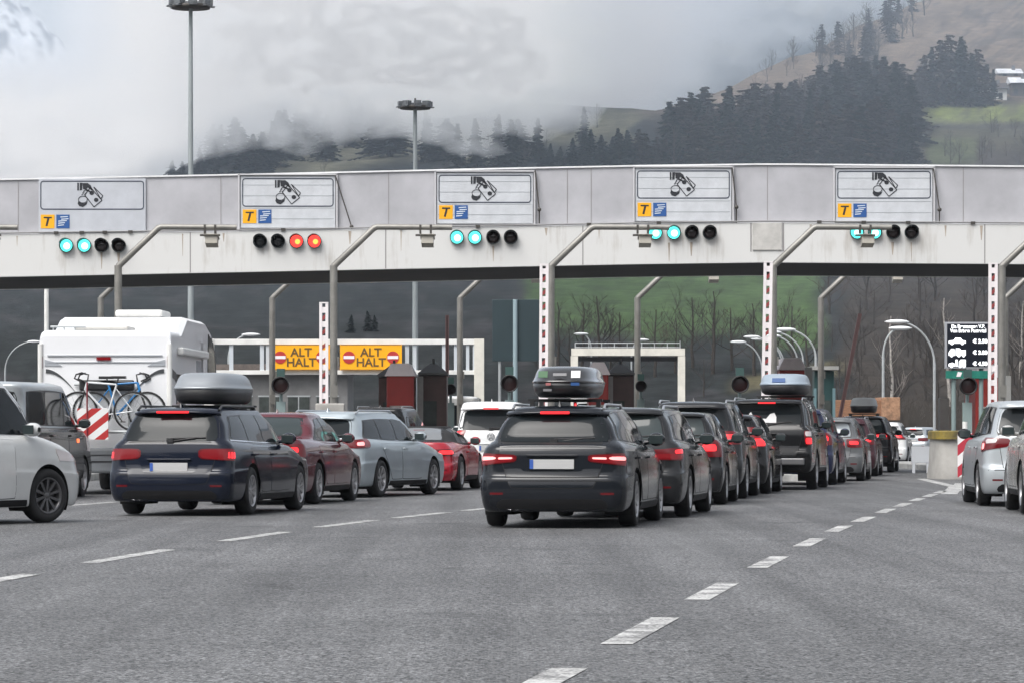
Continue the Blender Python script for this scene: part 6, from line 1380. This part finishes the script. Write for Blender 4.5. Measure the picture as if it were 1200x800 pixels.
BARE = [bare_mesh(11, fine=M_TWIG), bare_mesh(12, fine=M_TWIGB, spread=.42), bare_mesh(13, fine=M_TWIG, spread=.6), bare_mesh(14, m_=M_BARKP, fine=mat('pale_twigs', (.20, .18, .165), .9), spread=.30, levels=3)]
_used = set()
def plant(protos, k, p, base, hpx, label, group, cat='tree', wid=1.0, at=None):
    src = protos[k]; g0 = at or ground_at(p, base); s_px = F / g0.y; hh = hpx / s_px; h0 = 14.0 if protos is CON else 11.5
    o = src if id(src) not in _used else copy_tree(src); _used.add(id(src))
    sc = hh / h0; o.location = g0; o.scale = (sc * wid, sc * wid, sc); o.rotation_euler = (random.gauss(0, .03), random.gauss(0, .03), random.uniform(0, 6.28)); o['label'] = label; o['category'] = cat; o['group'] = group; return o
rnd = random.Random(5)
# dense wood on the right above the canopy
TOPR = lambda p: np.interp(p, [775, 800, 830, 850, 885, 915, 945, 975, 1000, 1020, 1050, 1068, 1090, 1115, 1140, 1165], [150, 128, 112, 122, 104, 100, 84, 72, 66, 62, 64, 95, 62, 48, 56, 78])
cnt = 0
for row, (b0, b1) in enumerate([(0, .30), (.3, .62), (.62, 1.0)]):
    p = 782 + row * 5
    while p < 1075:
        top = TOPR(p) + rnd.uniform(-4, 12); lo = top + 46; hi = 212; base = lo + (hi - lo) * (b0 + b1) / 2 + rnd.uniform(-8, 8)
        h = (base - top) if row == 0 else rnd.uniform(62, 92)
        k = rnd.choice((0, 1, 3, 4, 4, 3, 5, 1, 3)); larch = k in (3, 4)
        plant(CON, k, p, base, h, 'brownish bare larch in the dense wood right of centre above the canopy' if larch else 'dark green spruce in the dense wood right of centre above the canopy', 'larches of the dense wood' if larch else 'spruces of the dense wood', wid=rnd.uniform(1.2, 2.3)); cnt += 1
        p += rnd.uniform(5, 12)
for i in range(34):
    p = rnd.uniform(786, 1072); top = TOPR(p) + rnd.uniform(-10, 22)
    plant(BARE, rnd.choice((0, 1, 2)), p, top + 62, rnd.uniform(60, 74), 'wispy leafless tree mixed into the dense wood right of centre above the canopy', 'leafless trees of the dense wood', wid=1.3)
for p, base, h, k in [(1083, 128, 62, 4), (1093, 128, 72, 1), (1103, 128, 80, 4), (1112, 127, 86, 3), (1120, 128, 84, 0), (1129, 127, 80, 4), (1137, 128, 66, 1), (1146, 127, 70, 3), (1155, 127, 52, 4), (1076, 131, 50, 3), (1164, 126, 44, 1)]:
    plant(CON, k, p, base, h, 'tall dark conifer of the clump left of the white farmhouse', 'conifers by the farmhouse', wid=1.35)
for p, base, h, k in [(634, 206, 30, 5), (645, 206, 36, 2), (656, 206, 32, 5), (672, 206, 42, 2), (684, 206, 48, 5), (694, 206, 52, 2), (704, 208, 48, 5), (716, 206, 44, 2), (726, 206, 54, 5), (736, 206, 52, 2), (748, 206, 54, 4), (758, 206, 50, 3), (768, 206, 46, 3)]:
    plant(CON, k, p, base, h, 'dark rounded conifer of the low row just above the canopy, right of the shorter mast', 'low conifer row', wid=1.35)
plant(CON, 0, 684, 163, 46, 'single blue-grey conifer standing alone on the misty slope right of centre', 'lone conifer', wid=1.3)
# misty conifers left of centre
for i in range(52):
    p = 205 + (i * 8.3) % 430 + rnd.uniform(-4, 4); top = np.interp(p, [200, 220, 250, 270, 300, 330, 350, 380, 410, 450, 500, 620, 640], [185, 182, 146, 130, 144, 124, 100, 116, 104, 112, 128, 136, 146]) + rnd.uniform(-3, 16)
    base = float(np.clip(top + rnd.uniform(44, 66), CREST(p) + 2, 206)); h = base - top
    if p > 480 and rnd.random() < .6: continue
    plant(CON, rnd.choice((0, 1, 2, 5)), p, base, h, 'misty blue conifer on the cloud-covered slope left of centre', 'misty conifers', wid=rnd.uniform(1.3, 2.4))
for p, base, h, k in [(560, 198, 34, 0), (575, 200, 40, 2), (600, 196, 44, 0), (615, 200, 36, 1), (525, 200, 30, 2), (545, 196, 28, 1), (490, 203, 20, 0), (380, 204, 22, 2), (700, 150, 34, 1), (640, 166, 30, 0)]:
    plant(BARE, k, p, base, h, 'small leafless tree on the pale pasture just above the canopy', 'pasture bare trees')
for i in range(34):
    p = rnd.uniform(955, 1085); base = float(CREST(p)) + rnd.uniform(6, 46)
    plant(CON if i % 3 == 0 else BARE, rnd.choice((3, 4)) if i % 3 == 0 else rnd.choice((0, 1, 2)), p, base, rnd.uniform(26, 46), 'hazy tree of the upper wood strip on the steep slope at the right', 'upper wood strip', wid=1.3)
# trees on the brown slopes higher up right
for i in range(16):
    p = 890 + rnd.uniform(0, 130); base = float(CREST(p)) + rnd.uniform(2, 30)
    plant(BARE, rnd.choice((0, 1, 2)), p, base, rnd.uniform(24, 40), 'leafless tree on the steep dead-grass slope high on the right', 'slope bare trees')
for i in range(26):
    p = rnd.uniform(1040, 1215); base = rnd.uniform(150, 204)
    plant(BARE, rnd.choice((0, 1, 2)), p, base, rnd.uniform(18, 34), 'leafless bush-like tree on the bank below the white farmhouse', 'bank bare trees', wid=1.4)
# seen below the canopy: leafless trees on the meadow
for p, base, h, k in [(655, 432, 88, 0), (682, 438, 96, 2), (704, 440, 108, 0), (728, 438, 84, 1), (668, 442, 70, 2), (716, 452, 64, 1), (768, 440, 90, 1), (792, 436, 74, 0), (812, 430, 94, 2), (836, 436, 110, 0), (858, 432, 84, 1), (884, 438, 96, 0), (905, 440, 100, 2), (930, 436, 92, 1), (946, 445, 88, 2), (640, 452, 60, 1), (748, 446, 76, 0), (825, 460, 50, 2)]:
    plant(BARE, k, p, base, h, 'grey leafless tree in front of the green meadow seen under the canopy', 'meadow bare trees', wid=1.35)
for i in range(70):
    p = rnd.uniform(955, 1225); base = rnd.uniform(360, 490)
    plant(BARE, rnd.choice((0, 1, 1, 2)), p, base, rnd.uniform(34, 78), 'brown leafless tree on the bare slope at the right under the canopy', 'right slope bare trees', wid=1.5)
plant(BARE, 3, 1047, 492, 150, 'pale slim birch left of the price display, its trunk light against the brown slope', 'birches')
plant(BARE, 3, 1113, 470, 140, 'pale slim birch rising directly behind the price display', 'birches'); plant(BARE, 3, 1196, 450, 110, 'pale slim birch at the far right edge under the canopy', 'birches')
for p, base, h in [(412, 404, 24), (431, 402, 27), (438, 402, 22)]:
    plant(CON, 5, p, base, h, 'small dark conifer standing just above the right ALT HALT board', 'conifers above the board', wid=1.3)
# scrub along the foot of the slope
g = MB()
for i in range(2600):
    px = rnd.uniform(-60, 1260); Y = rnd.uniform(236, 262); x = wx(px, Y); h = rnd.uniform(.8, 3.6) * (1.2 if px > 930 else .9); 
    for _ in range(3):
        a = rnd.uniform(-.6, .6); b = rnd.uniform(-.4, .4); g.add([(x - .05, Y, 0), (x + .05, Y, 0), (x + a * h + .02, Y + b, h), ], [(0, 1, 2)])
        g.add([(x + a * h * .4 - .04, Y, h * .4), (x + a * h * .4 + .04, Y, h * .4), (x + a * h * .4 - b * h, Y, h * .9)], [(0, 1, 2)])
tag(g.build('scrub', mat('scrub_twigs', (.042, .036, .030), .9, var=.3, vs_=.5), normals=False), kind='stuff')
# white farmhouse and its barn on the lawn at the top right
def house(px, base, wpx, hpx, lab, wallm, roofm, roofpx):
    g0 = ground_at(px, base); k = g0.y / F; s = empty('farmhouse', g0); tag(s, lab, 'house'); W_, H_ = wpx * k, hpx * k
    g = MB(); g.box((0, 3, H_ / 2 - .5), (W_, 6, H_ + 1)); g.build('wall', wallm, s)
    rh = roofpx * k; g = MB(); g.add([(-W_ * .58, -.8, H_ - .1), (W_ * .58, -.8, H_ - .1), (W_ * .58, 6.8, H_ - .1), (-W_ * .58, 6.8, H_ - .1), (-W_ * .58, 3, H_ + rh), (W_ * .58, 3, H_ + rh)], [(0, 1, 5, 4), (2, 3, 4, 5), (0, 4, 3), (1, 2, 5), (0, 3, 2, 1)]); rf = g.build('roof', roofm, s)
    g = MB(); g.box((W_ * .2, 2.2, H_ + rh * .8), (.7, .7, 1.6)); g.build('chimney', M_BROOF if 'M_BROOF' in globals() else M_BARK, rf)
    n = max(2, int(W_ / 1.8))
    for i in range(n):
        g = MB(); g.box((-W_ / 2 + W_ * (i + .5) / n, -.03, H_ * .42), (.8, .1, 1.1)); g.build('window', M_WIN, s)
M_WIN = mat('house_window', (.03, .035, .04), .2); M_HROOF = mat('house_roof', (.05, .04, .038), .8, var=.3, vs_=.6); M_SNOWR = mat('roof_snow', (.55, .56, .58), .8, var=.25, vs_=.5)
house(1165, 121, 30, 15, 'white farmhouse with a dark roof on the lawn at the upper right', mat('render_white', (.62, .61, .59), .8, var=.06, vs_=.8), M_HROOF, 8)
house(1196, 116, 22, 18, 'dark timber barn right of the white farmhouse', mat('timber_dark', (.05, .038, .032), .8, var=.3, vs_=1), M_SNOWR, 8)
house(1184, 93, 26, 5, 'pale-roofed low shed above the white farmhouse', mat('shed_wall', (.16, .15, .14), .8, var=.3, vs_=1), M_SNOWR, 7)
# pale mountain track
tk = MB(); pts = [(560, 112), (600, 114), (640, 117), (680, 119), (720, 120), (760, 123), (800, 127), (830, 134)]; rows = []
for p, q in [(x, float(np.interp(x, [a for a, b in pts], [b for a, b in pts]))) for x in np.linspace(560, 830, 70)]:
    r_ = []
    for dq in (-1.1, 1.1):
        Y = float(Y2(np.array(p), np.array(q + dq))); z = CAM_H + (HZ - q - dq) / F * Y + float((fbm(np.array(p) / 20, np.array(q) / 12, 4, 31) - .5) * 14); r_.append((wx(p, Y), Y - 1.5, z + .9))
    rows.append(r_)
tk.grid(rows); tag(tk.build('path', mat('gravel_pale', (.42, .41, .40), .9)), kind='structure')
